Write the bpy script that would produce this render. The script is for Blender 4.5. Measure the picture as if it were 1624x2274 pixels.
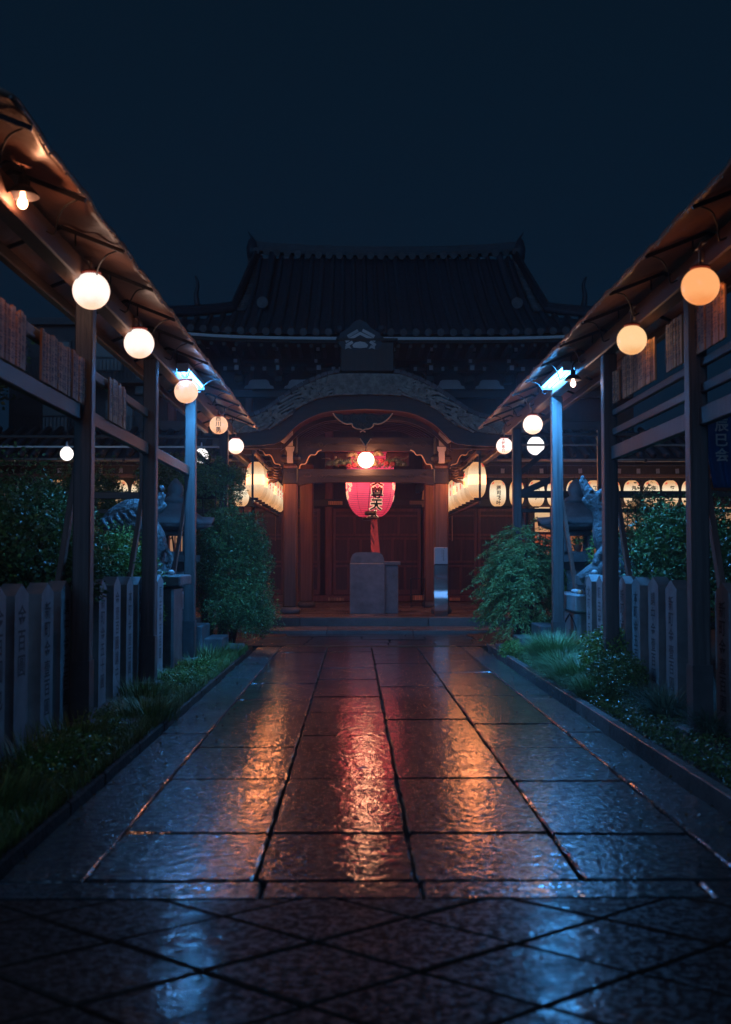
import bpy, bmesh, math, random
import numpy as np
from mathutils import Vector, Matrix, Euler

for o in list(bpy.data.objects):
    bpy.data.objects.remove(o)
SC = bpy.context.scene
COL = SC.collection
PI = math.pi
RD = random.Random(11)
NR = np.random.RandomState(5)

# ------------------------------------------------------------------ camera, sky, exposure
F = 2400.0                       # focal length in units of a 1624-wide picture
cam_d = bpy.data.cameras.new('camera')
cam = bpy.data.objects.new('camera', cam_d)
COL.objects.link(cam)
SC.camera = cam
cam.location = (-0.25, 0, 1.45)
cam.rotation_euler = (PI/2 + math.atan(106/F), 0, -math.atan(24/F))
cam_d.sensor_fit = 'HORIZONTAL'
cam_d.sensor_width = 24
cam_d.lens = 24*F/1624
cam_d.clip_start = 0.1
cam_d.clip_end = 600
cam_d.dof.use_dof = True
cam_d.dof.focus_distance = 21.0
cam_d.dof.aperture_fstop = 2.0

world = bpy.data.worlds.new('World')
SC.world = world
world.use_nodes = True
wn, wl = world.node_tree.nodes, world.node_tree.links
wn.clear()
w_out = wn.new('ShaderNodeOutputWorld')
w_bg = wn.new('ShaderNodeBackground')
w_tc = wn.new('ShaderNodeTexCoord')
w_sep = wn.new('ShaderNodeSeparateXYZ')
w_r = wn.new('ShaderNodeValToRGB')
wl.new(w_tc.outputs['Generated'], w_sep.inputs[0])
wl.new(w_sep.outputs['Z'], w_r.inputs[0])
w_r.color_ramp.elements[0].position = 0.0
w_r.color_ramp.elements[0].color = (0.0018, 0.0105, 0.027, 1)
w_r.color_ramp.elements[1].position = 0.6
w_r.color_ramp.elements[1].color = (0.0022, 0.0078, 0.0160, 1)
wl.new(w_r.outputs[0], w_bg.inputs[0])
w_bg.inputs[1].default_value = 1.0
wl.new(w_bg.outputs[0], w_out.inputs[0])

sun_d = bpy.data.lights.new('blue_fill_sun', 'SUN')  # blue fill added from behind the camera to lift shadows and eave brackets
sun_d.energy = 0.34
sun_d.color = (0.20, 0.50, 1.0)
sun_d.angle = math.radians(40)
sun = bpy.data.objects.new('blue_fill_sun', sun_d)
COL.objects.link(sun)
sun.rotation_euler = (math.radians(70), 0, math.radians(-14))

SC.view_settings.view_transform = 'Standard'
SC.view_settings.look = 'None'
SC.view_settings.exposure = 0.0
SC.view_settings.gamma = 1.0
SC.view_settings.use_curve_mapping = False
SC.cycles.use_denoising = True
SC.cycles.max_bounces = 6
SC.cycles.diffuse_bounces = 3
SC.cycles.glossy_bounces = 3
SC.cycles.transmission_bounces = 3
SC.cycles.transparent_max_bounces = 4
SC.cycles.sample_clamp_indirect = 4.0
SC.cycles.sample_clamp_direct = 12.0

# ------------------------------------------------------------------ helpers
def at(px, py, Y):
    """point at depth Y seen at picture position px, py (1624-wide picture)"""
    return (-0.25 + (px-788)*Y/F, Y, 1.45 + (1243-py)*Y/F)

def link(o):
    COL.objects.link(o)
    return o

def tag(o, label=None, cat=None, group=None, kind=None):
    if label: o['label'] = label
    if cat: o['category'] = cat
    if group: o['group'] = group
    if kind: o['kind'] = kind
    return o

def thing(name, label, cat, loc=(0, 0, 0), rz=0.0, group=None, kind=None):
    o = link(bpy.data.objects.new(name, None))
    o.empty_display_size = 0.2
    o.location = loc
    o.rotation_euler = (0, 0, rz)
    return tag(o, label, cat, group, kind)

def origin(o):
    v = Vector((0, 0, 0))
    while o is not None:
        v += o.location
        o = o.parent
    return v

class G:
    """collects geometry in world coordinates and links it as one mesh object"""
    def __init__(s):
        s.v = []; s.f = []
    def add(s, vs, fs):
        n = len(s.v)
        s.v += [tuple(p) for p in vs]
        s.f += [tuple(i+n for i in f) for f in fs]
        return s
    def box(s, c, d, rot=None, bev=0.0):
        hx, hy, hz = d[0]/2, d[1]/2, d[2]/2
        if bev <= 0:
            vs = [Vector((x*hx, y*hy, z*hz)) for x in (-1, 1) for y in (-1, 1) for z in (-1, 1)]
            fs = [(0, 1, 3, 2), (4, 6, 7, 5), (0, 4, 5, 1), (2, 3, 7, 6), (0, 2, 6, 4), (1, 5, 7, 3)]
        else:
            b = min(bev, hx*.9, hy*.9, hz*.9)
            vs = []; h = (hx, hy, hz)
            idx = {}
            for sx in (-1, 1):
                for sy in (-1, 1):
                    for sz in (-1, 1):
                        sg = (sx, sy, sz)
                        for a in range(3):
                            idx[(sx, sy, sz, a)] = len(vs)
                            vs.append(Vector([sg[k]*(h[k] if k == a else h[k]-b) for k in range(3)]))
            fs = []
            def key(a, sa, b_, sb, c_, sc):
                q = [0, 0, 0]; q[a] = sa; q[b_] = sb; q[c_] = sc
                return tuple(q)
            for a in range(3):
                b_, c_ = (a+1) % 3, (a+2) % 3
                for sa in (-1, 1):
                    fs.append(tuple(idx[key(a, sa, b_, sb, c_, sc)+(a,)] for sb, sc in ((-1, -1), (1, -1), (1, 1), (-1, 1))))
                for sa in (-1, 1):
                    for sb in (-1, 1):
                        k1, k2 = key(a, sa, b_, sb, c_, -1), key(a, sa, b_, sb, c_, 1)
                        fs.append((idx[k1+(a,)], idx[k2+(a,)], idx[k2+(b_,)], idx[k1+(b_,)]))
            for sx in (-1, 1):
                for sy in (-1, 1):
                    for sz in (-1, 1):
                        fs.append(tuple(idx[(sx, sy, sz, a)] for a in range(3)))
        if rot is not None:
            m = rot if isinstance(rot, Matrix) else Euler(rot).to_matrix()
            vs = [m @ v for v in vs]
        c = Vector(c)
        return s.add([v+c for v in vs], fs)
    def bar(s, a, b, w, h, bev=0.0, roll=0.0):
        """box between two points, w across, h up"""
        a, b = Vector(a), Vector(b)
        d = b-a
        L = d.length
        y = d.normalized()
        up = Vector((0, 0, 1)) if abs(y.z) < .98 else Vector((1, 0, 0))
        x = y.cross(up).normalized(); z = x.cross(y)
        m = Matrix((x, y, z)).transposed()
        if roll: m = m @ Matrix.Rotation(roll, 3, 'Y')
        return s.box((a+b)/2, (w, L, h), m, bev)
    def tube(s, pts, r, n=8, cap=True, close=False):
        pts = [Vector(p) for p in pts]
        m = len(pts)
        rr = r if isinstance(r, (list, tuple)) else [r]*m
        base = len(s.v)
        prev = None
        for i, p in enumerate(pts):
            t = (pts[min(i+1, m-1)] - pts[max(i-1, 0)])
            if t.length < 1e-9: t = Vector((0, 0, 1))
            t.normalize()
            if prev is None:
                prev = Vector((0, 0, 1)) if abs(t.z) < .9 else Vector((1, 0, 0))
            x = prev - t*prev.dot(t)
            if x.length < 1e-6: x = Vector((1, 0, 0))
            x.normalize(); prev = x
            y = t.cross(x)
            for k in range(n):
                a = 2*PI*k/n
                s.v.append(tuple(p + (x*math.cos(a) + y*math.sin(a))*rr[i]))
        for i in range(m-1):
            for k in range(n):
                a0 = base+i*n+k; a1 = base+i*n+(k+1) % n
                s.f.append((a0, a1, a1+n, a0+n))
        if cap:
            s.f.append(tuple(base+k for k in range(n))[::-1])
            s.f.append(tuple(base+(m-1)*n+k for k in range(n)))
        return s
    def lathe(s, prof, c=(0, 0, 0), n=24, cap=True):
        base = len(s.v)
        for r, z in prof:
            for k in range(n):
                a = 2*PI*k/n
                s.v.append((c[0]+r*math.cos(a), c[1]+r*math.sin(a), c[2]+z))
        m = len(prof)
        for i in range(m-1):
            for k in range(n):
                a0 = base+i*n+k; a1 = base+i*n+(k+1) % n
                s.f.append((a0, a1, a1+n, a0+n))
        if cap:
            s.f.append(tuple(base+k for k in range(n))[::-1])
            s.f.append(tuple(base+(m-1)*n+k for k in range(n)))
        return s
    def ball(s, c, r, n=12, m=8, sq=(1, 1, 1)):
        base = len(s.v)
        for i in range(1, m):
            t = PI*i/m
            for k in range(n):
                a = 2*PI*k/n
                s.v.append((c[0]+r*sq[0]*math.sin(t)*math.cos(a), c[1]+r*sq[1]*math.sin(t)*math.sin(a), c[2]+r*sq[2]*math.cos(t)))
        top = len(s.v); s.v.append((c[0], c[1], c[2]+r*sq[2]))
        bot = len(s.v); s.v.append((c[0], c[1], c[2]-r*sq[2]))
        for i in range(m-2):
            for k in range(n):
                a0 = base+i*n+k; a1 = base+i*n+(k+1) % n
                s.f.append((a0, a0+n, a1+n, a1))
        for k in range(n):
            s.f.append((top, base+k, base+(k+1) % n))
            s.f.append((bot, base+(m-2)*n+(k+1) % n, base+(m-2)*n+k))
        return s
    def prism(s, poly, a0, a1, plane='xz'):
        """extrude a 2-D outline: plane xz -> along y, xy -> along z, yz -> along x"""
        def mk(p, q, h):
            return {'xz': (p, h, q), 'xy': (p, q, h), 'yz': (h, p, q)}[plane]
        n = len(poly)
        vs = [mk(p, q, a0) for p, q in poly]+[mk(p, q, a1) for p, q in poly]
        fs = [tuple(range(n))[::-1], tuple(range(n, 2*n))]
        fs += [(i, (i+1) % n, n+(i+1) % n, n+i) for i in range(n)]
        return s.add(vs, fs)
    def grid(s, fn, nu, nv):
        base = len(s.v)
        for i in range(nu+1):
            for j in range(nv+1):
                s.v.append(tuple(fn(i/nu, j/nv)))
        for i in range(nu):
            for j in range(nv):
                a = base+i*(nv+1)+j
                s.f.append((a, a+nv+1, a+nv+2, a+1))
        return s
    def build(s, name, mat, parent=None, smooth=False, label=None, kind=None, recalc=True):
        me = bpy.data.meshes.new(name)
        off = origin(parent) if parent is not None else Vector((0, 0, 0))
        vs = [(x-off.x, y-off.y, z-off.z) for x, y, z in s.v] if off.length else s.v
        me.from_pydata(vs, [], s.f)
        if recalc:
            bm = bmesh.new(); bm.from_mesh(me)
            bmesh.ops.recalc_face_normals(bm, faces=bm.faces)
            bm.to_mesh(me); bm.free()
        if smooth:
            me.polygons.foreach_set('use_smooth', [True]*len(me.polygons))
        me.materials.append(mat)
        o = link(bpy.data.objects.new(name, me))
        o.parent = parent
        if label: o['label'] = label
        if kind: o['kind'] = kind
        return o

def smooth_by_angle(o, deg=40):
    me = o.data
    me.polygons.foreach_set('use_smooth', [True]*len(me.polygons))
    bm = bmesh.new(); bm.from_mesh(me)
    lim = math.radians(deg)
    for e in bm.edges:
        if len(e.link_faces) == 2 and e.calc_face_angle(0) > lim:
            e.smooth = False
    bm.to_mesh(me); bm.free()
    return o

def piece(src, parent, loc, rot=(0, 0, 0), scale=(1, 1, 1), name=None):
    """another object on the same mesh, placed in world coordinates under parent"""
    o = link(bpy.data.objects.new(name or src.name.split('.')[0], src.data))
    o.parent = parent
    off = origin(parent) if parent is not None else Vector((0, 0, 0))
    o.location = Vector(loc)-off
    o.rotation_euler = rot
    o.scale = scale
    return o

def unit_mesh(name, mat, g, smooth=False):
    """a mesh data block kept for pieces; returns a holder with .data and .name"""
    me = bpy.data.meshes.new(name)
    me.from_pydata(g.v, [], g.f)
    bm = bmesh.new(); bm.from_mesh(me)
    bmesh.ops.recalc_face_normals(bm, faces=bm.faces)
    bm.to_mesh(me); bm.free()
    if smooth: me.polygons.foreach_set('use_smooth', [True]*len(me.polygons))
    me.materials.append(mat)
    class H: pass
    h = H(); h.data = me; h.name = name
    return h

def copy_tree(o, parent=None):
    c = link(o.copy())
    c.parent = parent
    for ch in list(o.children):
        copy_tree(ch, c)
    return c

def interp(xs, ys, x):
    return float(np.interp(x, xs, ys))

def crv(pts, n=8):
    """Catmull-Rom through points (any dimension)"""
    P = [np.array(p, float) for p in pts]
    P = [2*P[0]-P[1]]+P+[2*P[-1]-P[-2]]
    out = []
    for i in range(1, len(P)-2):
        for k in range(n):
            t = k/n
            out.append(.5*((2*P[i])+(-P[i-1]+P[i+1])*t+(2*P[i-1]-5*P[i]+4*P[i+1]-P[i+2])*t*t+(-P[i-1]+3*P[i]-3*P[i+1]+P[i+2])*t**3))
    out.append(P[-2])
    return [tuple(p) for p in out]

# ---- glyphs (Blender's own font) turned into flat meshes
_gl = {}
def glyph(ch, bold=0.0, sub=0):
    k = (ch, bold, sub)
    if k in _gl: return _gl[k]
    c = bpy.data.curves.new('glyph', 'FONT'); c.body = ch; c.resolution_u = 2
    c.offset = bold
    o = bpy.data.objects.new('glyph', c); COL.objects.link(o)
    dg = bpy.context.evaluated_depsgraph_get()
    me = bpy.data.meshes.new_from_object(o.evaluated_get(dg))
    bm = bmesh.new(); bm.from_mesh(me)
    bmesh.ops.triangulate(bm, faces=bm.faces)
    if sub: bmesh.ops.subdivide_edges(bm, edges=bm.edges, cuts=sub)
    vs = [tuple(v.co) for v in bm.verts]; bm.verts.index_update()
    fs = [tuple(v.index for v in f.verts) for f in bm.faces]
    bm.free()
    bpy.data.objects.remove(o); bpy.data.curves.remove(c); bpy.data.meshes.remove(me)
    if vs:
        xs = [v[0] for v in vs]; ys = [v[1] for v in vs]
        w = ord(ch) > 0x2000
        cx = (min(xs)+max(xs))/2
        cy = (min(ys)+max(ys))/2 if w else 0.35
        vs = [(v[0]-cx, v[1]-cy) for v in vs]
    _gl[k] = (vs, fs)
    return _gl[k]

def column_text(g, s, fn, size, step=1.06, bold=0.0, sub=0, sx=1.0):
    """vertical text; fn(u, v) -> world point, v runs down from 0"""
    for i, ch in enumerate(s):
        vs, fs = glyph(ch, bold, sub)
        g.add([fn(x*size*sx, -(i+.5)*size*step + y*size) for x, y in vs], fs)

# ------------------------------------------------------------------ materials
def _nt(name):
    m = bpy.data.materials.new(name); m.use_nodes = True
    nt = m.node_tree
    return m, nt, nt.nodes['Principled BSDF']

def M(name, col, rough=.6, metal=0.0, var=.3, vs=3.0, bump=.25, bs=25.0, bd=.01, stretch=(1, 1, 1), rnd=.12,
      spec=.5, rvar=.0, tint=None, coat=0.0):
    m, nt, p = _nt(name)
    N, L = nt.nodes, nt.links
    geo = N.new('ShaderNodeNewGeometry')
    mp = N.new('ShaderNodeMapping'); mp.inputs['Scale'].default_value = stretch
    L.new(geo.outputs['Position'], mp.inputs[0])
    n1 = N.new('ShaderNodeTexNoise'); n1.inputs['Scale'].default_value = vs; n1.inputs['Detail'].default_value = 7
    n1.inputs['Roughness'].default_value = .62
    L.new(mp.outputs[0], n1.inputs['Vector'])
    r = N.new('ShaderNodeValToRGB')
    lo = [max(0, c*(1-var)) for c in col]; hi = [c*(1+var) for c in col]
    if tint: hi = list(tint)
    r.color_ramp.elements[0].position = .32; r.color_ramp.elements[0].color = (*lo, 1)
    r.color_ramp.elements[1].position = .68; r.color_ramp.elements[1].color = (*hi, 1)
    L.new(n1.outputs[0], r.inputs[0])
    oi = N.new('ShaderNodeObjectInfo')
    mr = N.new('ShaderNodeMapRange'); mr.inputs[3].default_value = 1-rnd; mr.inputs[4].default_value = 1+rnd
    L.new(oi.outputs['Random'], mr.inputs[0])
    mx = N.new('ShaderNodeMix'); mx.data_type = 'RGBA'; mx.blend_type = 'MULTIPLY'; mx.inputs[0].default_value = 1
    L.new(r.outputs[0], mx.inputs[6]); L.new(mr.outputs[0], mx.inputs[7])
    L.new(mx.outputs[2], p.inputs['Base Color'])
    p.inputs['Roughness'].default_value = rough
    p.inputs['Metallic'].default_value = metal
    p.inputs['Specular IOR Level'].default_value = spec
    p.inputs['Coat Weight'].default_value = coat
    p.inputs['Coat Roughness'].default_value = .15
    if rvar:
        m2 = N.new('ShaderNodeMapRange'); m2.inputs[1].default_value = .3; m2.inputs[2].default_value = .7
        m2.inputs[3].default_value = max(.03, rough-rvar); m2.inputs[4].default_value = rough+rvar
        L.new(n1.outputs[0], m2.inputs[0]); L.new(m2.outputs[0], p.inputs['Roughness'])
    if bump:
        n2 = N.new('ShaderNodeTexNoise'); n2.inputs['Scale'].default_value = bs; n2.inputs['Detail'].default_value = 6
        L.new(mp.outputs[0], n2.inputs['Vector'])
        b = N.new('ShaderNodeBump'); b.inputs['Strength'].default_value = bump; b.inputs['Distance'].default_value = bd
        L.new(n2.outputs[0], b.inputs['Height']); L.new(b.outputs[0], p.inputs['Normal'])
    return m

def emit(name, col, strength, col2=None, vs=8.0):
    m, nt, p = _nt(name)
    p.inputs['Base Color'].default_value = (.03, .03, .03, 1)
    p.inputs['Roughness'].default_value = .35
    p.inputs['Emission Color'].default_value = (*col, 1)
    p.inputs['Emission Strength'].default_value = strength
    return m

def ground_stone(name, lo, hi, rough, rv, b1=.4, b2=.5, fine=170.0, wave=9.0, coat=(.95, .35), spec=1.0, br=.2):
    """wet granite: fine grain, shallow pooled unevenness, wet and drier patches"""
    m, nt, p = _nt(name)
    N, L = nt.nodes, nt.links
    geo = N.new('ShaderNodeNewGeometry')
    def noise(sc, det=5, ro=.6, vec=None):
        n = N.new('ShaderNodeTexNoise'); n.inputs['Scale'].default_value = sc
        n.inputs['Detail'].default_value = det; n.inputs['Roughness'].default_value = ro
        L.new((vec or geo.outputs['Position']), n.inputs['Vector'])
        return n
    big = noise(1.7, 6); grain = noise(fine*.6, 3, .7)
    mxn = N.new('ShaderNodeMath'); mxn.operation = 'MULTIPLY_ADD'
    L.new(grain.outputs[0], mxn.inputs[0]); mxn.inputs[1].default_value = .45; L.new(big.outputs[0], mxn.inputs[2])
    r = N.new('ShaderNodeValToRGB')
    r.color_ramp.elements[0].position = .45; r.color_ramp.elements[0].color = (*lo, 1)
    r.color_ramp.elements[1].position = .95; r.color_ramp.elements[1].color = (*hi, 1)
    L.new(mxn.outputs[0], r.inputs[0])
    oi = N.new('ShaderNodeObjectInfo')
    mr = N.new('ShaderNodeMapRange'); mr.inputs[3].default_value = .72; mr.inputs[4].default_value = 1.3
    L.new(oi.outputs['Random'], mr.inputs[0])
    mx = N.new('ShaderNodeMix'); mx.data_type = 'RGBA'; mx.blend_type = 'MULTIPLY'; mx.inputs[0].default_value = 1
    L.new(r.outputs[0], mx.inputs[6]); L.new(mr.outputs[0], mx.inputs[7])
    L.new(mx.outputs[2], p.inputs['Base Color'])
    # film of rain water (coat) over damp rough stone; more or less water from slab to slab and patch to patch
    pn = noise(2.2, 5, .6)
    m2 = N.new('ShaderNodeMapRange'); m2.inputs[1].default_value = .35; m2.inputs[2].default_value = .68
    m2.inputs[3].default_value = max(.05, rough-rv); m2.inputs[4].default_value = rough+rv
    L.new(pn.outputs[0], m2.inputs[0])
    o2 = N.new('ShaderNodeMapRange'); o2.inputs[3].default_value = .75; o2.inputs[4].default_value = 1.7
    fr_ = N.new('ShaderNodeMath'); fr_.operation = 'FRACT'; m7 = N.new('ShaderNodeMath'); m7.operation = 'MULTIPLY'; m7.inputs[1].default_value = 7.31
    L.new(oi.outputs['Random'], m7.inputs[0]); L.new(m7.outputs[0], fr_.inputs[0]); L.new(fr_.outputs[0], o2.inputs[0])
    mm = N.new('ShaderNodeMath'); mm.operation = 'MULTIPLY'; L.new(m2.outputs[0], mm.inputs[0]); L.new(o2.outputs[0], mm.inputs[1])
    L.new(mm.outputs[0], p.inputs['Coat Roughness'])
    cw = N.new('ShaderNodeMapRange'); cw.inputs[1].default_value = .3; cw.inputs[2].default_value = .62; cw.inputs[3].default_value = coat[0]; cw.inputs[4].default_value = coat[1]
    L.new(pn.outputs[0], cw.inputs[0]); L.new(cw.outputs[0], p.inputs['Coat Weight'])
    p.inputs['Coat IOR'].default_value = 1.58
    p.inputs['Roughness'].default_value = br
    p.inputs['Specular IOR Level'].default_value = .6
    w = noise(wave, 1.6, .5); w2 = noise(wave*.33, 2, .5)
    f = noise(fine, 1.0, .5)
    g2 = noise(fine*1.15, 1.5, .6)
    gs_ = N.new('ShaderNodeMapRange'); gs_.inputs[1].default_value = .47; gs_.inputs[2].default_value = .58; gs_.inputs[3].default_value = .04*spec; gs_.inputs[4].default_value = spec
    g3 = noise(fine*.55, 3, .65); L.new(g3.outputs[0], gs_.inputs[0]); L.new(gs_.outputs[0], p.inputs['Specular IOR Level'])
    bw = N.new('ShaderNodeMapRange'); bw.inputs[1].default_value = .35; bw.inputs[2].default_value = .65; bw.inputs[3].default_value = .35*b1; bw.inputs[4].default_value = 1.1*b1
    L.new(w2.outputs[0], bw.inputs[0])
    bA = N.new('ShaderNodeBump'); bA.inputs['Distance'].default_value = .0046; L.new(bw.outputs[0], bA.inputs['Strength'])
    bB = N.new('ShaderNodeBump'); bB.inputs['Strength'].default_value = b2; bB.inputs['Distance'].default_value = .0010
    bC = N.new('ShaderNodeBump'); bC.inputs['Strength'].default_value = 1.0; bC.inputs['Distance'].default_value = .0050*b2
    L.new(w.outputs[0], bA.inputs['Height']); L.new(f.outputs[0], bB.inputs['Height'])
    L.new(bA.outputs[0], bB.inputs['Normal']); L.new(bB.outputs[0], p.inputs['Coat Normal'])
    L.new(g2.outputs[0], bC.inputs['Height']); L.new(bB.outputs[0], bC.inputs['Normal']); L.new(bC.outputs[0], p.inputs['Normal'])
    return m

def leafmat(name, lo, hi, rough=.42, trans=.12):
    m, nt, p = _nt(name)
    N, L = nt.nodes, nt.links
    geo = N.new('ShaderNodeNewGeometry')
    r = N.new('ShaderNodeValToRGB')
    r.color_ramp.elements[0].color = (*lo, 1); r.color_ramp.elements[1].color = (*hi, 1)
    L.new(geo.outputs['Random Per Island'], r.inputs[0])
    L.new(r.outputs[0], p.inputs['Base Color'])
    p.inputs['Roughness'].default_value = rough
    p.inputs['Specular IOR Level'].default_value = .5
    return m

MAT = dict(
    path = ground_stone('wet_granite', (.008, .008, .010), (.05, .046, .045), .05, .025, 1.25, 1.1, 50, 14, (1.0, .7), .35),
    path_side = ground_stone('wet_granite_outer', (.008, .009, .012), (.06, .057, .058), .08, .03, 1.2, 1.0, 34, 15, (1.0, .7), .9, .22),
    border = ground_stone('wet_rough_granite', (.02, .022, .025), (.12, .125, .13), .13, .05, 1.2, 1.3, 34, 16, (.7, .4), 1.0, .22),
    tile = ground_stone('damp_plaza_stone', (.030, .018, .015), (.095, .06, .05), .14, .06, 1.0, .9, 46, 10, (.28, .04), .12, .42),
    porchfloor = ground_stone('porch_floor_stone', (.12, .09, .08), (.26, .20, .17), .3, .12, .2, .3, 80, 5, (.3, .1), .4),
    kerb = ground_stone('kerb_granite', (.10, .10, .10), (.24, .23, .225), .3, .12, .4, .8, 70, 8, (.3, .05), .4),
    soil = M('soil', (.035, .028, .02), .9, var=.5, vs=4, bump=.8, bs=18, bd=.03),
    post_stone = M('pale_fence_granite', (.21, .215, .225), .62, var=.22, vs=5, bump=.35, bs=120, bd=.003, rnd=.12),
    dark_stone = M('weathered_stone', (.105, .11, .115), .6, var=.4, vs=4, bump=.6, bs=45, bd=.01),
    box_stone = M('offering_box_stone', (.17, .18, .20), .5, var=.3, vs=5, bump=.35, bs=70, bd=.005, rvar=.1),
    ink = M('worn_ink', (.035, .035, .04), .7, var=.4, bump=0),
    wood = M('dark_timber', (.04, .025, .018), .5, var=.45, vs=3, bump=.5, bs=14, bd=.006, stretch=(6, 6, .5), rvar=.1),
    woodh = M('dark_timber_beam', (.09, .052, .034), .5, var=.45, vs=3, bump=.5, bs=14, bd=.006, stretch=(6, .5, 6), rvar=.1),
    woodx = M('dark_timber_cross', (.038, .024, .018), .5, var=.45, vs=3, bump=.5, bs=14, bd=.006, stretch=(.5, 6, 6), rvar=.1),
    post = M('canopy_post_timber', (.085, .078, .078), .5, var=.5, vs=2.5, bump=.6, bs=14, bd=.006, stretch=(8, 8, .4), rvar=.1),
    beam = M('canopy_beam_timber', (.13, .07, .052), .5, var=.35, vs=2.5, bump=.5, bs=14, bd=.006, stretch=(8, .4, 8), rvar=.1),
    brace = M('reddish_brace_board', (.22, .11, .09), .6, var=.3, vs=3, bump=.3, bs=20, stretch=(6, 6, .5)),
    column = M('porch_column_timber', (.12, .058, .036), .5, var=.5, vs=2, bump=.5, bs=12, bd=.008, stretch=(8, 8, .35), rvar=.1),
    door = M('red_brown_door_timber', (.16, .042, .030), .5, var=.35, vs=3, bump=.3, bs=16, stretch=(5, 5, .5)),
    wall = M('dark_wall_boards', (.05, .028, .022), .7, var=.35, vs=3, bump=.3, bs=16, stretch=(5, 5, .5)),
    slat = M('name_slat_wood', (.50, .24, .11), .55, var=.35, vs=4, bump=.25, bs=30, stretch=(6, 6, .4), rnd=.4),
    sheet = M('copper_brown_sheet', (.36, .19, .14), .36, var=.25, vs=1.5, bump=.45, bs=4.0, bd=.03, rnd=0),
    rooftile = M('grey_roof_tile', (.026, .040, .058), .5, var=.3, vs=5, bump=.3, bs=30, rnd=.2),
    tileend = M('tile_end_disc', (.085, .085, .095), .55, var=.3, vs=8, bump=.4, bs=40, rnd=.25),
    shingle = M('bark_shingle', (.19, .23, .215), .6, var=.5, vs=9, bump=.6, bs=40, bd=.02, rnd=.3),
    white = M('white_painted_end', (.62, .60, .60), .6, var=.1, bump=.1, rnd=.2),
    metal = M('dark_iron', (.03, .03, .035), .4, metal=.6, var=.3, bump=.1),
    pipe = M('galvanised_pipe', (.35, .3, .27), .35, metal=.8, var=.3, bump=.1),
    sleeve = M('post_sleeve_metal', (.10, .095, .10), .45, metal=.3, var=.3, bump=.1),
    panel_shade = M('door_panel_recess_shade', (.062, .015, .012), .5, var=.35, vs=3, bump=.3, bs=16, stretch=(5, 5, .5)),  # recess shade put into the panel colour, darker than the door frame
    steel = M('brushed_steel', (.62, .64, .67), .2, metal=1, var=.06, vs=3, bump=.06, bs=60, stretch=(.3, 1, 8)),
    bronze = M('old_bronze', (.10, .075, .045), .35, metal=.7, var=.4, bump=.2),
    gilt = M('pale_carved_edge', (.85, .58, .34), .45, var=.15, bump=.1),
    carve = M('carved_wood', (.16, .11, .06), .5, var=.4, vs=8, bump=.3),
    carvered = M('painted_red_petals', (.22, .012, .02), .5, var=.2),
    carvegreen = M('painted_green_leaves', (.05, .065, .035), .5, var=.3),
    paper = M('paper_tag', (.6, .55, .48), .7, var=.1, bump=0, rnd=.2),
    cord_red = M('red_cloth_cord', (.8, .13, .11), .6, var=.2, bump=.3, bs=60),
    cord_dark = M('maroon_cord', (.22, .03, .04), .6, var=.2, bump=.3, bs=60),
    cable = M('black_cable', (.02, .02, .02), .5, var=.1, bump=0),
    cloth = M('indigo_cloth', (.03, .12, .30), .8, var=.15, bump=.1),
    ball = M('white_offering_stone', (.6, .6, .62), .5, var=.1, bump=.1, rnd=.2),
    ballo = M('orange_offering_stone', (.62, .26, .14), .5, var=.1, bump=.1),
    terracotta = M('terracotta', (.35, .13, .07), .7),
    housing = M('white_enamel', (.7, .72, .75), .4, var=.05, bump=0),
    cap = M('red_enamel_cap', (.25, .06, .05), .4, var=.1, bump=0),
    leaf_dark = leafmat('dark_evergreen_leaf', (.035, .085, .03), (.17, .28, .09), .36),
    leaf_mid = leafmat('green_shrub_leaf', (.06, .14, .03), (.26, .40, .08), .4),
    leaf_nandina = leafmat('nandina_leaf', (.07, .15, .045), (.28, .40, .12), .42),
    leaf_yellow = leafmat('yellow_green_leaf', (.08, .12, .02), (.30, .30, .05), .45),
    grass = leafmat('short_grass', (.06, .10, .02), (.24, .30, .07), .55),
    grass_pale = leafmat('pale_tall_grass', (.10, .20, .07), (.34, .50, .22), .45),
    liriope = leafmat('liriope_blade', (.05, .10, .07), (.20, .30, .22), .33),
    leaf_litter = leafmat('dead_leaf', (.05, .03, .015), (.20, .11, .04), .4),
    bark = M('bark', (.07, .05, .035), .8, bump=.6, bs=30, bd=.01),
    house = M('grey_render', (.10, .11, .12), .8, var=.15, bump=.1),
    water = M('rain_water', (.6, .6, .6), .05, var=0, bump=0, spec=1.0),
)

# ------------------------------------------------------------------ ground
g = G(); g.grid(lambda u, v: (-150+300*u, -10+310*v, -.16), 12, 12)
tag(g.build('ground', MAT['soil']), 'dark damp earth under and around the whole shrine', 'ground', kind='structure')

def slab_box(g, x0, x1, y0, y1, zt, th, bev=.012):
    return g.box(((x0+x1)/2, (y0+y1)/2, zt-th/2), (x1-x0, y1-y0, th), bev=bev)

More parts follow.
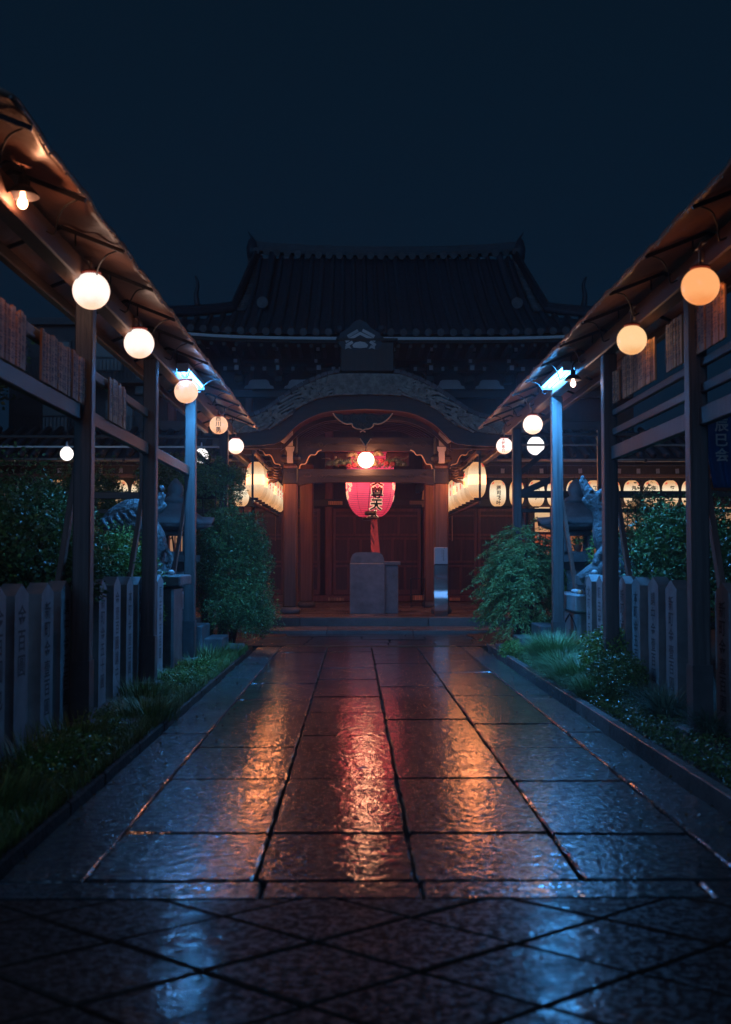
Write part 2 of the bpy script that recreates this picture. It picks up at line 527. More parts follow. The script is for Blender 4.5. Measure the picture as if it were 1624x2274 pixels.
def rough_slab(x0, x1, y0, y1, zt, th, jit=.005, ch=.010, n=9):
    out = []
    c = (((x0+x1)/2), ((y0+y1)/2))
    cs = [(x0, y0), (x1, y0), (x1, y1), (x0, y1)]
    for k in range(4):
        a, b = cs[k], cs[(k+1) % 4]
        for i in range(n):
            t = i/n
            j = RD.uniform(-jit, jit)*(1.6 if RD.random() < .12 else 1)
            x = a[0]+(b[0]-a[0])*t; y = a[1]+(b[1]-a[1])*t
            if k % 2 == 0: y += j
            else: x += j
            if i == 0: x += (c[0]-x)*.012; y += (c[1]-y)*.012
            out.append((x, y))
    m = len(out)
    ins = []
    for x, y in out:
        k_ = ch*RD.uniform(.5, 1.6)
        dx, dy = c[0]-x, c[1]-y
        ins.append((x+math.copysign(min(k_, abs(dx)), dx), y+math.copysign(min(k_, abs(dy)), dy)))
    g = G()
    g.add([(x, y, zt-th) for x, y in out]+[(x, y, zt-.009) for x, y in out]+[(x, y, zt) for x, y in ins],
          [tuple(range(m))[::-1], tuple(range(2*m, 3*m))]+[(k, (k+1) % m, m+(k+1) % m, m+k) for k in range(m)]+[(m+k, m+(k+1) % m, 2*m+(k+1) % m, 2*m+k) for k in range(m)])
    return g

Y0, Y1 = 4.96, 18.15
path = thing('path', 'wet granite flagstone path running up to the temple porch', 'path', (0, Y0, 0), kind='structure')
g = G(); g.box((0, (4.70+21.3)/2, -.09), (3.74, 16.6, .11)); g.build('path_bed', MAT['soil'], path)
cols = [-1.48, -.70, .03, .79, 1.53]
rows = [
    [4.96, 5.81, 7.22, 8.45, 10.1, 11.3, 12.75, 14.1, 15.7, 17.0, 18.15],
    [4.96, 5.81, 7.25, 9.0, 10.35, 11.5, 13.2, 14.6, 15.9, 17.1, 18.15],
    [4.96, 5.81, 7.25, 9.9, 11.2, 12.4, 13.9, 15.2, 16.6, 18.15],
    [4.96, 5.78, 7.15, 8.4, 9.6, 11.6, 12.6, 14.0, 15.6, 16.9, 18.15]]
for c in range(4):
    for r in range(len(rows[c])-1):
        y0, y1 = rows[c][r], rows[c][r+1]
        w = .006+RD.random()*.004
        dz = RD.uniform(-.004, .003)
        g = rough_slab(cols[c]+w, cols[c+1]-w, y0+w, y1-w, dz, .09)
        o = g.build('slab', MAT['path'] if c in (1, 2) else MAT['path_side'], path)
        # uneven, hand-dressed stones: small tilt about the stone's own middle
        ax, ay = RD.uniform(-.0035, .0035), RD.uniform(-.004, .004)
        cx, cy = (cols[c]+cols[c+1])/2, (y0+y1)/2-Y0
        for v in o.data.vertices:
            v.co.z += (v.co.y-cy)*ax+(v.co.x-cx)*ay
for side in (-1, 1):
    xa, xb = (-1.87, -1.48) if side < 0 else (1.53, 1.85)
    y = 4.96
    while y < Y1-.2:
        L_ = min(RD.uniform(1.9, 2.7), Y1-y)
        if Y1-(y+L_) < .7: L_ = Y1-y
        g = rough_slab(xa+.006, xb-.002, y+.006, y+L_-.006, RD.uniform(-.004, .002), .13, .004, .006)
        g.build('border_slab', MAT['border'], path)
        y += L_
xs = [-1.9, -.66, .05, 1.3, 1.95]
for i in range(4):
    g = G(); slab_box(g, xs[i]+.006, xs[i+1]-.006, 4.705, 4.95, -.002, .1, .012)
    g.build('threshold_slab', MAT['path_side'], path)
# perforated drain grate
gr = thing('drain_grate', 'rusty perforated drain strip across the far end of the path', 'drain', (0, 18.22, 0))
g = G()
for x in np.arange(-1.35, 1.42, .058): g.box((x+.0, 18.215, -.01), (.022, .10, .02))
g.build('bar', MAT['bronze'], gr, kind='stuff')
g = G(); g.box((.03, 18.16, -.008), (2.86, .02, .03)); g.box((.03, 18.27, -.008), (2.86, .02, .03)); g.build('rim', MAT['bronze'], gr)
# cross paving before the steps
fore = thing('forecourt', 'wide stone paving in front of the porch steps', 'paving', (0, 18.4, 0), kind='structure')
g = G(); g.box((0, 19.8, -.09), (11, 3.1, .11)); g.build('paving_bed', MAT['soil'], fore)
ys = [18.29, 18.95, 19.7, 20.5, 21.28]
for r in range(4):
    x = -5.2
    while x < 5.2:
        L_ = RD.uniform(.8, 1.5)
        g = rough_slab(x+.009, x+L_-.009, ys[r]+.009, ys[r+1]-.009, RD.uniform(-.006, .003), .08, .008, .012, 6)
        g.build('slab', MAT['path'] if abs(x+L_/2) < 1.9 else MAT['tile'], fore)
        x += L_

# diamond plaza near the camera
plaza = thing('plaza', 'large diamond laid paving stones before the start of the path', 'paving', (0, 3, 0), kind='structure')
g = G(); g.box((0, 1.7, -.09), (16, 5.98, .11)); g.build('paving_bed', MAT['soil'], plaza)
def clip(poly, ymax):
    out = []
    for i in range(len(poly)):
        a, b = poly[i], poly[(i+1) % len(poly)]
        ia, ib = a[1] <= ymax, b[1] <= ymax
        if ia: out.append(a)
        if ia != ib:
            t = (ymax-a[1])/(b[1]-a[1]); out.append((a[0]+(b[0]-a[0])*t, ymax))
    return out
O = (-.153-.25, 4.17); U = (.383, -.30); V = (.383, .285)
for i in range(-12, 13):
    for j in range(-12, 13):
        cx = O[0]+i*U[0]+j*V[0]; cy = O[1]+i*U[1]+j*V[1]
        if not (-3.6 < cx < 3.6 and 1.9 < cy < 5.1): continue
        if abs(cx) > .5*(cy+1.6): continue
        q = []
        for a, b in ((0, 0), (1, 0), (1, 1), (0, 1)):
            a_, b_ = a*.965+.0175, b*.965+.0175
            q.append((cx+a_*U[0]+b_*V[0]+RD.uniform(-.004, .004), cy+a_*U[1]+b_*V[1]))
        q = clip(q, 4.69)
        if len(q) < 3 or max(p[1] for p in q)-min(p[1] for p in q) < .03: continue
        zt = RD.uniform(-.004, .003)
        qi = [(x+(sum(p[0] for p in q)/len(q)-x)*.03, y+(sum(p[1] for p in q)/len(q)-y)*.03) for x, y in q]
        n = len(q)
        g = G()
        g.add([(x, y, -.07) for x, y in q]+[(x, y, zt-.008) for x, y in q]+[(x, y, zt) for x, y in qi],
              [tuple(range(n))[::-1], tuple(range(2*n, 3*n))] + [(k, (k+1) % n, n+(k+1) % n, n+k) for k in range(n)] +
              [(n+k, n+(k+1) % n, 2*n+(k+1) % n, 2*n+k) for k in range(n)])
        g.build('paving_stone', MAT['tile'], plaza)

# garden beds either side, gutters left open between
for side, lab in ((-1, 'left garden bed of dark soil beside the path'), (1, 'right garden bed of dark soil beside the path')):
    xa, xb = (-30, -2.02) if side < 0 else (2.09, 30)
    g = G()
    def fn(u, v, xa=xa, xb=xb, side=side):
        d = abs(u if side > 0 else 1-u)
        x = (xa+(xb-xa)*(u**3)) if side > 0 else (xb+(xa-xb)*((1-u)**3))
        y = 4.72+(21.3-4.72)*v
        z = -.01+min(.08, max(0, abs(x)-2.1)*.12)+.012*math.sin(y*3.1)*math.sin(x*5)
        return (x, y, z)
    g.grid(fn, 24, 60)
    edge = -2.02 if side < 0 else 2.09
    g.box((edge+side*.02, 13.0, -.10), (.04, 16.5, .16))
    tag(g.build('garden_bed', MAT['soil']), lab, 'garden bed', kind='structure')
k = thing('gutter_kerb', 'narrow stone kerb along the open gutter right of the path', 'kerb', (2.0, 12, 0), kind='structure')
y = 5.2
while y < 17.6:
    L_ = RD.uniform(.9, 1.5)
    g = G(); g.box((2.03, y+L_/2, -.05), (.085, L_-.012, .17), bev=.006); g.build('kerb_stone', MAT['kerb'], k); y += L_
k = thing('edging_kerb', 'dark low stone edging between left gutter and grass', 'kerb', (-2.0, 12, 0), kind='structure')
y = 5.2
while y < 17.6:
    L_ = RD.uniform(.9, 1.5)
    g = G(); g.box((-1.985, y+L_/2, -.08), (.06, L_-.012, .15), bev=.012); g.build('kerb_stone', MAT['soil'], k); y += L_

# porch platform and steps
plat = thing('platform', 'raised stone platform under the temple porch', 'platform', (0, 22.7, 0), kind='structure')
g = G(); g.box((0, 28.2, .10), (18, 10.4, .22)); g.build('platform_core', MAT['soil'], plat)
x = -5.6
while x < 5.6:
    L_ = RD.choice([1.9, 2.3, 2.7])
    g = G(); g.box((x+L_/2, 22.92, .125), (L_-.008, .42, .235), bev=.015); g.build('edge_stone', MAT['kerb'], plat); x += L_
x = -5.4
while x < 5.6:
    L_ = RD.choice([2.2, 1.7, 2.9])
    g = G(); g.box((x+L_/2, 21.98, .01), (L_-.008, 1.36, .10+RD.uniform(0, .008)), bev=.014); g.build('step_stone', MAT['kerb'], plat); x += L_
yy = [23.14, 24.0, 24.9, 25.9, 27.0, 28.2, 29.4, 30.6, 31.9]
for r in range(8):
    x = -5.6
    while x < 5.6:
        L_ = RD.uniform(.7, 1.3)
        g = G(); slab_box(g, x+.006, x+L_-.006, yy[r]+.006, yy[r+1]-.006, .24+RD.uniform(-.003, .002), .04, .008)
        g.build('floor_stone', MAT['porchfloor'], plat); x += L_

# ------------------------------------------------------------------ stone fences (tamagaki)
fl = thing('stone_fence', 'row of inscribed stone posts along the left side of the path', 'fence', (-2.72, 10, 0))
left_posts = [(6.75, 7.05, '金五十圓'), (7.18, 7.48, '金百圓也'), (7.68, 8.0, '金百圓'), (8.33, 8.66, '新町金壹百圓'), (8.88, 9.2, '講中金五百圓'), (10.2, 10.5, '新町金五十圓'), (10.82, 11.13, '金壹百圓講中'),
              (11.43, 11.76, '本町金壹百圓'), (12.03, 12.35, '北町金壹百圓'), (13.2, 13.6, '願主金五百圓')]
fr = thing('stone_fence', 'row of inscribed stone posts along the right side of the path', 'fence', (2.72, 10, 0))
right_posts = [(7.6, 7.95, '金壹百圓'), (8.5, 8.84, '新町金壹百圓'), (9.9, 10.25, '新町金壹百圓'), (10.5, 10.86, '講中金壹百圓'), (11.18, 11.5, '本町金五百圓'), (11.76, 12.08, '新町金五百圓'),
               (12.88, 13.18, '願主金五百圓'), (13.46, 13.76, '北町金五十圓')]
def fence_post(parent, xf, sgn, y0, y1, text, top=1.27):
    """xf: face towards the path; sgn: +1 if the post lies at larger |x| to the right"""
    D = .14
    xb = xf+sgn*D
    ym = (y0+y1)/2
    top += RD.uniform(-.012, .012)
    c = .012
    prof = [(y0+c, -.05), (y1-c, -.05), (y1, 0), (y1, top-.085), (y1-c*2, top-.07), (ym, top), (y0+c*2, top-.07), (y0, top-.085), (y0, 0)]
    g = G(); g.prism(prof, min(xf, xb), max(xf, xb), 'yz')
    o = g.build('fence_post', MAT['post_stone'], parent)
    t = G()
    n = len(text)
    size = min(.17, .92/n/1.08)
    xt = xf-sgn*.003
    column_text(t, text, lambda u, v: (xt, ym-sgn*u if sgn > 0 else ym+u, top-.14+v), size, bold=.012, sx=1.15)
    tt = t.build('inscription', MAT['ink'], o, recalc=False)
    return o
for y0, y1, s in left_posts: fence_post(fl, -2.65, -1, y0, y1, s)
for y0, y1, s in right_posts: fence_post(fr, 2.70, 1, y0, y1, s)
g = G(); g.box((-2.79, 10.3, -.0), (.36, 7.2, .14), bev=.02); g.build('footing', MAT['dark_stone'], fl)
g = G(); g.box((2.84, 10.7, .0), (.36, 6.4, .14), bev=.02); g.build('footing', MAT['dark_stone'], fr)

# ------------------------------------------------------------------ stone basins at the fence ends
for sgn, lab in ((-1, 'pale stone pillar with thick capstone at the end of the left fence'), (1, 'pale stone pillar with thick capstone at the end of the right fence')):
    xf = 2.68*sgn
    st = thing('stone_pillar', lab, 'stone pillar', (xf+sgn*.25, 15.0, 0))
    g = G(); g.box((xf+sgn*.3, 15.1, .87), (.62, 1.62, .235), bev=.02); g.build('capstone', MAT['post_stone'], st)
    g = G(); g.box((xf+sgn*.33, 15.1, .37), (.5, 1.25, .76), bev=.02); pl = g.build('pillar_shaft', MAT['post_stone'], st)
    g = G()
    fx = xf+sgn*.073
    ym = 15.1
    fr_pts = [(ym-.42, .08), (ym-.42, .52), (ym-.22, .62), (ym, .70), (ym+.22, .62), (ym+.42, .52), (ym+.42, .08)]
    g.tube([(fx, a, b) for a, b in fr_pts], .009, 5)
    column_text(g, '奉納', lambda u, v: (fx-sgn*.004, ym-sgn*u, .5+v), .17, bold=.01)
    g.build('inscription', MAT['ink'], st, recalc=False)
    # small steps running towards the porch
    s2 = thing('garden_steps', 'three squared stone blocks stepping down behind the %s pillar' % ('left' if sgn < 0 else 'right'), 'steps', (sgn*2.5, 16.6, 0))
    for k_, (dy, dx, h) in enumerate(((16.35, 2.62, .5), (16.6, 2.36, .3), (16.95, 2.14, .14))):
        g = G(); g.box((sgn*dx, dy, h/2-.02), (.27, .85, h), bev=.015); g.build('step_block', MAT['dark_stone'], s2)
    # white round stones laid on the capstone
    ng = 'left' if sgn < 0 else 'right'
    words_ = ['nearest', 'second', 'third', 'fourth', 'fifth', 'sixth', 'seventh']
    for k_ in range(6):
        c = (xf+sgn*(.10+.04*(k_ % 2)), 14.5+.11*k_, .9875+.03)
        g = G(); g.ball(c, .038, 10, 7, (1, 1, .8))
        tag(g.build('offering_stone', MAT['ballo'] if (k_ == 0 and sgn > 0) else MAT['ball'], None, True),
            ('orange' if (k_ == 0 and sgn > 0) else 'white') + ' round stone, %s in the row on the %s capstone' % (words_[k_], ng), 'stone', 'round stones laid on the capstones')

# small flat stone in the left grass
g = G(); g.box((-2.25, 9.45, .03), (.22, .36, .05), bev=.012)
tag(g.build('flat_stone', MAT['dark_stone']), 'small flat square stone lying in the left grass strip', 'stone')

# ------------------------------------------------------------------ lamp-lit canopies
def roof_z(x, sgn):
    """gable profile of the canopy across x: ridge over the posts"""
    d = abs(abs(x)-2.53)
    return 4.06-.20*(d/.5)**1.15
RIBS = {-1: [5.9+1.2*i for i in range(12)], 1: [4.8+1.2*i for i in range(13)]}
CAN = {}
for sgn in (-1, 1):
    side = 'left' if sgn < 0 else 'right'
    y_near = 5.5 if sgn < 0 else 4.0
    y_far = 19.75
    cn = thing('canopy', 'long %s canopy of brown sheeting on timber posts beside the path' % side, 'canopy', (sgn*2.55, 12.5, 0))
    CAN[sgn] = cn
    ribs = RIBS[sgn]
    # sheet roof, sagging a little between ribs, folded over the edge
    g = G()
    xa, xb = sgn*2.03, sgn*3.06
    ny = 150
    def fn(u, v):
        x = xa+(xb-xa)*u
        y = y_near+(y_far-y_near)*v
        z = roof_z(x, sgn)
        ph = (y-ribs[0])/1.2
        sag = .030*math.sin(PI*(ph % 1))
        z += -sag*(1-.6*abs(2*u-1))+.012*math.sin(y*7.3+x*9)*math.sin(x*13+y*2.1)+.008*math.sin(y*17+x*31)
        return (x, y, z)
    g.grid(fn, 14, ny)
    o = g.build('roof_sheet', MAT['sheet'], cn, True)
    md = o.modifiers.new('thick', 'SOLIDIFY'); md.thickness = .018; md.offset = 1
    # the hanging hem along the path edge and a gutter pipe
    g = G()
    pts = [fn(0, k/60) for k in range(61)]
    g.tube([(p[0], p[1], p[2]-.005) for p in pts], .013, 6)
    g.build('edge_rod', MAT['pipe'], cn, True)
    g = G()
    for k in range(420):
        yy_ = y_near+(y_far-y_near)*(RD.random()**.7)
        v = (yy_-y_near)/(y_far-y_near)
        p = fn(0, v)
        g.ball((p[0]-sgn*.004, yy_, p[2]-.022), RD.uniform(.003, .007), 5, 4, (1, 1, 1.4))
    g.build('rain_drops', MAT['water'], cn, True, kind='stuff')
    # rafters (thin iron), hangers, looping cable
    for yr in ribs:
        if yr > y_far: continue
        g = G()
        g.bar((sgn*2.04, yr, roof_z(2.04, sgn)-.03), (sgn*2.53, yr, roof_z(2.53, sgn)-.03), .022, .03)
        g.bar((sgn*2.53, yr, roof_z(2.53, sgn)-.03), (sgn*3.05, yr, roof_z(3.05, sgn)-.03), .022, .03)
        rf = g.build('rafter', MAT['metal'], cn)
        g = G()
        for xx in (2.42, 2.62):
            g = G(); g.tube([(sgn*xx, yr+.01, roof_z(xx, sgn)-.03), (sgn*xx, yr+.01, 3.88)], .008, 5)
            g.build('hanger_rod', MAT['metal'], rf)
        g = G()
        c0 = (sgn*2.10, yr+.05, 3.86)
        pts = crv([c0, (sgn*2.2, yr+.1, 3.83+.03*RD.random()), (sgn*2.3, yr+.28, 3.80), (sgn*2.36, yr+.42, 3.74), (sgn*2.44, yr+.5, 3.78)], 5)
        g.tube(pts, .007, 5)
        g.build('cable', MAT['cable'], rf, True)
    # long beams over the posts
    g = G(); g.box((sgn*2.55, (y_near+19.6)/2+.1, 3.82), (.15, 19.4-y_near, .20), bev=.012); g.build('beam', MAT['beam'], cn)
    g = G(); g.box((sgn*2.95, (y_near+19.6)/2+.1, 3.80), (.08, 19.4-y_near, .10), bev=.01); g.build('beam', MAT['beam'], cn)
    # posts
    ps = [9.22, 12.2, 15.2, 19.05] if sgn < 0 else [8.82, 11.85, 14.95, 18.65]
    ps = ([6.2] if sgn < 0 else [5.8])+ps
    for yp in ps:
        g = G(); g.box((sgn*2.56, yp, 1.86), (.15, .15, 3.72), bev=.012); po = g.build('post', MAT['post'], cn)
        g = G(); g.box((sgn*2.56, yp, .30), (.165, .165, .60)); g.build('post_sleeve', MAT['sleeve'], po)
        g = G(); g.box((sgn*2.56, yp, .03), (.30, .30, .12), bev=.02); g.build('base_stone', MAT['dark_stone'], po)
        # leaning brace board
        g = G(); g.bar((sgn*2.62, yp+.16, 2.55), (sgn*3.02, yp+.30, .02), .10, .05, .006); g.build('brace', MAT['brace'], cn)
    # side rails, name slats
    if sgn < 0:
        rails = [(5.7, 15.15, 2.70, .13, .07), (5.7, 12.2, 3.10, .09, .05)]
    else:
        rails = [(5.5, 11.85, 3.06, .07, .05), (5.5, 11.85, 2.85, .08, .05), (5.5, 11.85, 2.62, .15, .08)]
    for ya, yb, z, h, w in rails:
        g = G(); g.box((sgn*2.60, (ya+yb)/2, z), (w, yb-ya, h), bev=.008); g.build('rail', MAT['beam'] if sgn < 0 else MAT['post'], cn)
    if sgn < 0:
        rails2 = [(9.3, 12.2, 2.70), ]
        spans = [(5.9, 7.5, 2.76, 3.16), (7.85, 8.66, 2.76, 3.16), (8.70, 9.12, 2.76, 3.16), (10.02, 10.78, 2.75, 3.17)]
    else:
        spans = [(6.4, 7.8, 3.12, 3.56), (8.02, 8.72, 3.12, 3.56), (9.10, 9.60, 3.12, 3.56), (9.94, 11.16, 3.12, 3.55), (11.28, 11.60, 3.13, 3.48)]
    for ya, yb, za, zb in spans:
        y = ya
        while y < yb-.04:
            w = RD.uniform(.066, .086)
            h = zb-za-RD.uniform(0, .03)
            g = G(); g.box((sgn*2.55-sgn*.012*RD.random(), y+w/2, za+h/2), (.018, w-.010, h), bev=.003)
            s = g.build('name_slat', MAT['slat'], cn)
            t = G()
            nm = ''.join(RD.choice('山田川村中本町一二三大小林木金井上下石原') for _ in range(5))
            xt = sgn*2.55-sgn*.0245
            column_text(t, nm, lambda u, v: (xt, y+w/2-sgn*u, za+h-.03+v), .062, bold=.02)
            t.build('inked_name', MAT['ink'], s, recalc=False)
            y += w
    # cross frame behind the last post
    yf = ps[-1]
    g = G(); g.box((sgn*4.6, yf, 2.58), (4.0, .10, .12), bev=.008); g.build('cross_beam', MAT['woodx'], cn)
    g = G(); g.box((sgn*4.6, yf, 2.30), (4.0, .07, .07), bev=.006); g.build('cross_beam', MAT['woodx'], cn)
    g = G(); g.box((sgn*4.6, yf, 3.62), (4.0, .07, .05), bev=.006); g.build('cross_beam', MAT['woodx'], cn)
    g = G(); g.box((sgn*4.6, yf, 3.44), (4.0, .05, .03)); g.build('cross_rod', MAT['pipe'], cn)
    g = G(); g.bar((sgn*2.62, yf-.02, 2.60), (sgn*3.25, yf-.02, 2.88), .07, .11, .006); g.build('knee_brace', MAT['woodx'], cn)
    g = G(); g.bar((sgn*2.62, yf-.02, 2.95), (sgn*3.25, yf-.02, 3.50), .07, .09, .006); g.build('knee_brace', MAT['woodx'], cn)
    g = G(); g.box((sgn*4.0, yf, 2.9), (.08, .08, 1.6)); g.build('strut', MAT['wood'], cn)

# ------------------------------------------------------------------ lamps
def point(name, loc, power, col, r, parent=None):
    d = bpy.data.lights.new(name, 'POINT'); d.energy = power; d.color = col; d.shadow_soft_size = r; d.use_soft_falloff = False
    o = link(bpy.data.objects.new(name, d)); o.location = Vector(loc)-(origin(parent) if parent else Vector())
    o.parent = parent
    return o

def globe_mat(col, vis, r):
    m = emit('glowing_globe', col, vis)
    nt = m.node_tree; N, L = nt.nodes, nt.links; p = N['Principled BSDF']
    tc = N.new('ShaderNodeTexCoord'); sp = N.new('ShaderNodeSeparateXYZ'); L.new(tc.outputs['Object'], sp.inputs[0])
    nz = N.new('ShaderNodeTexNoise'); nz.inputs['Scale'].default_value = 9; L.new(tc.outputs['Object'], nz.inputs['Vector'])
    ad = N.new('ShaderNodeMath'); ad.operation = 'MULTIPLY_ADD'; ad.inputs[1].default_value = r*.5; L.new(nz.outputs[0], ad.inputs[0]); L.new(sp.outputs['Z'], ad.inputs[2])
    cr = N.new('ShaderNodeMapRange'); cr.inputs[1].default_value = -r*.8; cr.inputs[2].default_value = -r*.1
    cr.interpolation_type = 'SMOOTHSTEP'
    L.new(ad.outputs[0], cr.inputs[0])
    mx = N.new('ShaderNodeMix'); mx.data_type = 'RGBA'; L.new(cr.outputs[0], mx.inputs[0])
    mx.inputs[6].default_value = (col[0]*.88, col[1]*.66, col[2]*.50, 1); mx.inputs[7].default_value = (*col, 1)
    L.new(mx.outputs[2], p.inputs['Emission Color'])
    p.inputs['Coat Weight'].default_value = .5
    return m

def globe_lamp(px, py, Y, r, col, vis, power, label, text=None, tcol='ink', arm=1, tang=0.0, x=None):
    c = Vector(at(px, py, Y))
    sgn = -1 if c.x < 0 else 1
    t = thing('globe_lamp', label, 'lamp', c, group='round globe lamps along the canopies')
    m = globe_mat(col, vis, r)
    g = G(); g.ball(c, r, 32, 20); g.build('globe', m, t, True)
    g = G(); g.lathe([(r*.30, r*.90), (r*.52, r*.90), (r*.54, r*1.06), (r*.30, r*1.10), (r*.12, r*1.18)], c, 20); g.build('cap', MAT['cap'], t, True)
    if arm:
        bx = sgn*2.47
        g = G()
        top = c.z+r*1.15
        zt = max(top+.10, 3.86)
        pts = [(c.x, c.y, top-.01), (c.x, c.y, zt-.05), (c.x+sgn*.012, c.y, zt-.015), (c.x+sgn*.05, c.y, zt), (c.x+sgn*.05, c.y+.0, zt)]
        g.tube(pts[:-1]+[(c.x+sgn*.05, c.y+.12, zt), (c.x+sgn*.05, c.y+.24, zt), (bx, c.y+.28, zt-.02)], .011, 7)
        g.box((bx-sgn*.0, c.y+.28, zt-.04), (.05, .05, .10), bev=.01)
        g.build('pipe_arm', MAT['pipe'], t, True)
    if text:
        tg = G()
        for k_, (s, ang, size, z0) in enumerate(text):
            def fn(u, v, ang=ang, z0=z0):
                z = z0+v
                rr = r+.004
                th = math.asin(max(-.95, min(.95, z/rr)))
                a = ang+u/(rr*max(.3, math.cos(th)))
                return (c.x+rr*math.cos(th)*math.sin(a), c.y-rr*math.cos(th)*math.cos(a), c.z+rr*math.sin(th))
            column_text(tg, s, fn, size, 1.02, bold=.015, sub=1)
        tg.build('calligraphy', MAT[tcol] if isinstance(tcol, str) else tcol, t, recalc=False)
    point('globe_light', c, power, (1, .40*(.55+.45*col[1]), .19*(.4+.6*col[2])), r+.012, t)
    return t
WARMW = (1.0, .93, .84)
globe_lamp(198, 642, 8.75, .15, (1, .95, .9), 1.12, 1.6, 'nearest white globe lamp under the left canopy')
globe_lamp(306, 760, 10.8, .15, (1, .95, .9), 1.12, 1.6, 'second white globe lamp under the left canopy')
globe_lamp(412, 868, 13.7, .15, (1, .72, .52), 1.0, 1.5, 'peach globe lamp just below the left tube light', [('小川', -.7, .05, .10)], 'cap')
globe_lamp(485, 943, 17.2, .145, (1, .60, .38), 1.0, 1.5, 'orange pink globe lamp with black brush writing, left canopy', [('西川勇', .05, .088, .135)])
globe_lamp(523, 990, 19.55, .145, (1, .95, .92), 1.25, 2.5, 'plain white globe lamp at the far end of the left canopy')
globe_lamp(1566, 628, 8.05, .141, (1, .43, .16), 1.0, .6, 'large orange globe lamp nearest on the right canopy')
globe_lamp(1410, 750, 10.1, .139, (1, .66, .33), 1.0, .7, 'pale yellow globe lamp under the right canopy')
globe_lamp(1186, 941, 16.3, .148, (1, .94, .88), 1.25, 2.5, 'plain white globe lamp past the right tube light')
globe_lamp(1122, 989, 19.3, .145, (1, .94, .92), 1.25, 2.5, 'white globe lamp with dark red brush writing, right canopy end', [('大野惠介', -.28, .062, .13)], 'cap')
pc = globe_lamp(813, 1021, 23.95, .18, (1, .92, .84), 3, 36.0, 'small round lamp hanging in the centre of the porch gable', [('文殊', .08, .07, .07)], M('faded_grey_ink', (.35, .3, .3), .7, bump=0), arm=0)
c = Vector(at(813, 1021, 23.95))
g = G(); g.tube([(c.x, c.y, c.z+.19), (c.x, c.y, c.z+.36)], .012, 6)
g.tube(crv([(c.x-.02, c.y, c.z+.36), (c.x-.05, c.y, c.z+.42), (c.x, c.y, c.z+.5), (c.x+.05, c.y, c.z+.42), (c.x+.02, c.y, c.z+.36)], 5), .010, 6)
g.build('hook', MAT['metal'], pc, True)
# hanging globes half seen beyond the canopies
def side_lamp(px, py, Y, r, label, power=3.0):
    c = Vector(at(px, py, Y))
    t = thing('pendant_lamp', label, 'lamp', c, group='pendant lamps beyond the canopies')
    g = G(); g.ball(c, r, 24, 16, (1, 1, 1.05)); g.build('globe', emit('pendant_glow', (1, .95, .93), 1.3), t, True)
    g = G(); g.lathe([(r*.75, r*.62), (r*.55, r*.9), (r*.28, r*1.15), (.02, r*1.3), (.012, r*1.9)], c, 18); g.build('shade', MAT['housing'], t, True)
    g = G(); g.tube([(c.x, c.y, c.z+r*1.8), (c.x, c.y, c.z+r*1.8+.6)], .006, 5); g.build('cord', MAT['cable'], t)
    point('pendant_light', c, power, (1, .9, .82), r+.012, t)
side_lamp(1192, 989, 20.5, .165, 'pendant globe lamp with conical cap behind the right canopy end')
side_lamp(148, 1008, 17.5, .105, 'white pendant lamp behind the left canopy rails', 2.0)
side_lamp(447, 1012, 21.5, .14, 'pendant lamp glowing behind the third left post', 2.0)

# bare bulbs under enamel shades
def bulb_lamp(px, py, Y, label, col, power, hook=1.0):
    c = Vector(at(px, py, Y))
    t = thing('bulb_lamp', label, 'lamp', c, group='bare bulbs under enamel shades')
    g = G(); g.lathe([(.022, .0), (.018, .05), (.014, .07)], c, 16); g.ball((c.x, c.y, c.z-.01), .032, 14, 10, (1, 1, 1.15))
    g.build('bulb', emit('bulb_glow', col, 8.0), t, True)
    g = G(); g.lathe([(.105, .035), (.10, .05), (.055, .085), (.035, .10), (.03, .16)], c, 22, cap=False); g.lathe([(.105, .035), (.11, .04), (.06, .095), (.035, .105)], c, 22, cap=False)
    g.build('shade', MAT['metal'], t, True)
    sg = -1 if c.x < 0 else 1
    g = G(); g.tube(crv([(c.x, c.y, c.z+.15), (c.x, c.y, c.z+.22), (c.x+sg*.05, c.y+.02, c.z+.28), (c.x+sg*.14, c.y+.04, c.z+.27), (c.x+sg*.2, c.y+.06, c.z+.2)], 6), .011, 7)
    g.build('gooseneck', MAT['metal'], t, True)
    point('bulb_light', (c.x, c.y, c.z-.01), power, col, .04, t)
bulb_lamp(42, 440, 6.9, 'glowing bare bulb under a dark shade at the near left', (1, .40, .20), 7.0)
bulb_lamp(1277, 848, 13.0, 'small bulb lamp with cap in front of the right tube light', (1, .60, .45), 3.0)

# tube lights
for sgn, ya, yb in ((-1, 13.45, 14.85), (1, 13.3, 14.8)):
    side = 'left' if sgn < 0 else 'right'
    x = sgn*2.40
    z = 3.84
    t = thing('tube_light', 'blue white fluorescent tube light under the %s canopy' % side, 'lamp', (x, (ya+yb)/2, z))
    g = G(); g.box((x, (ya+yb)/2, z+.055), (.15, yb-ya+.06, .03), bev=.01)
    for s_ in (-1, 1): g.box((x+s_*.07, (ya+yb)/2, z+.03), (.012, yb-ya+.06, .06))
    g.build('housing', MAT['housing'], t)
    for dx in (-.04, .04):
        g = G(); g.tube([(x+dx, ya, z), (x+dx, yb, z)], .017, 8)
        g.build('tube', emit('fluorescent', (.06, .38, 1.0), 560.0), t, True)
    for yy_ in (ya-.01, yb+.01):
        g = G(); g.box((x, yy_, z+.005), (.14, .02, .10)); g.build('end_cap', MAT['housing'], t)

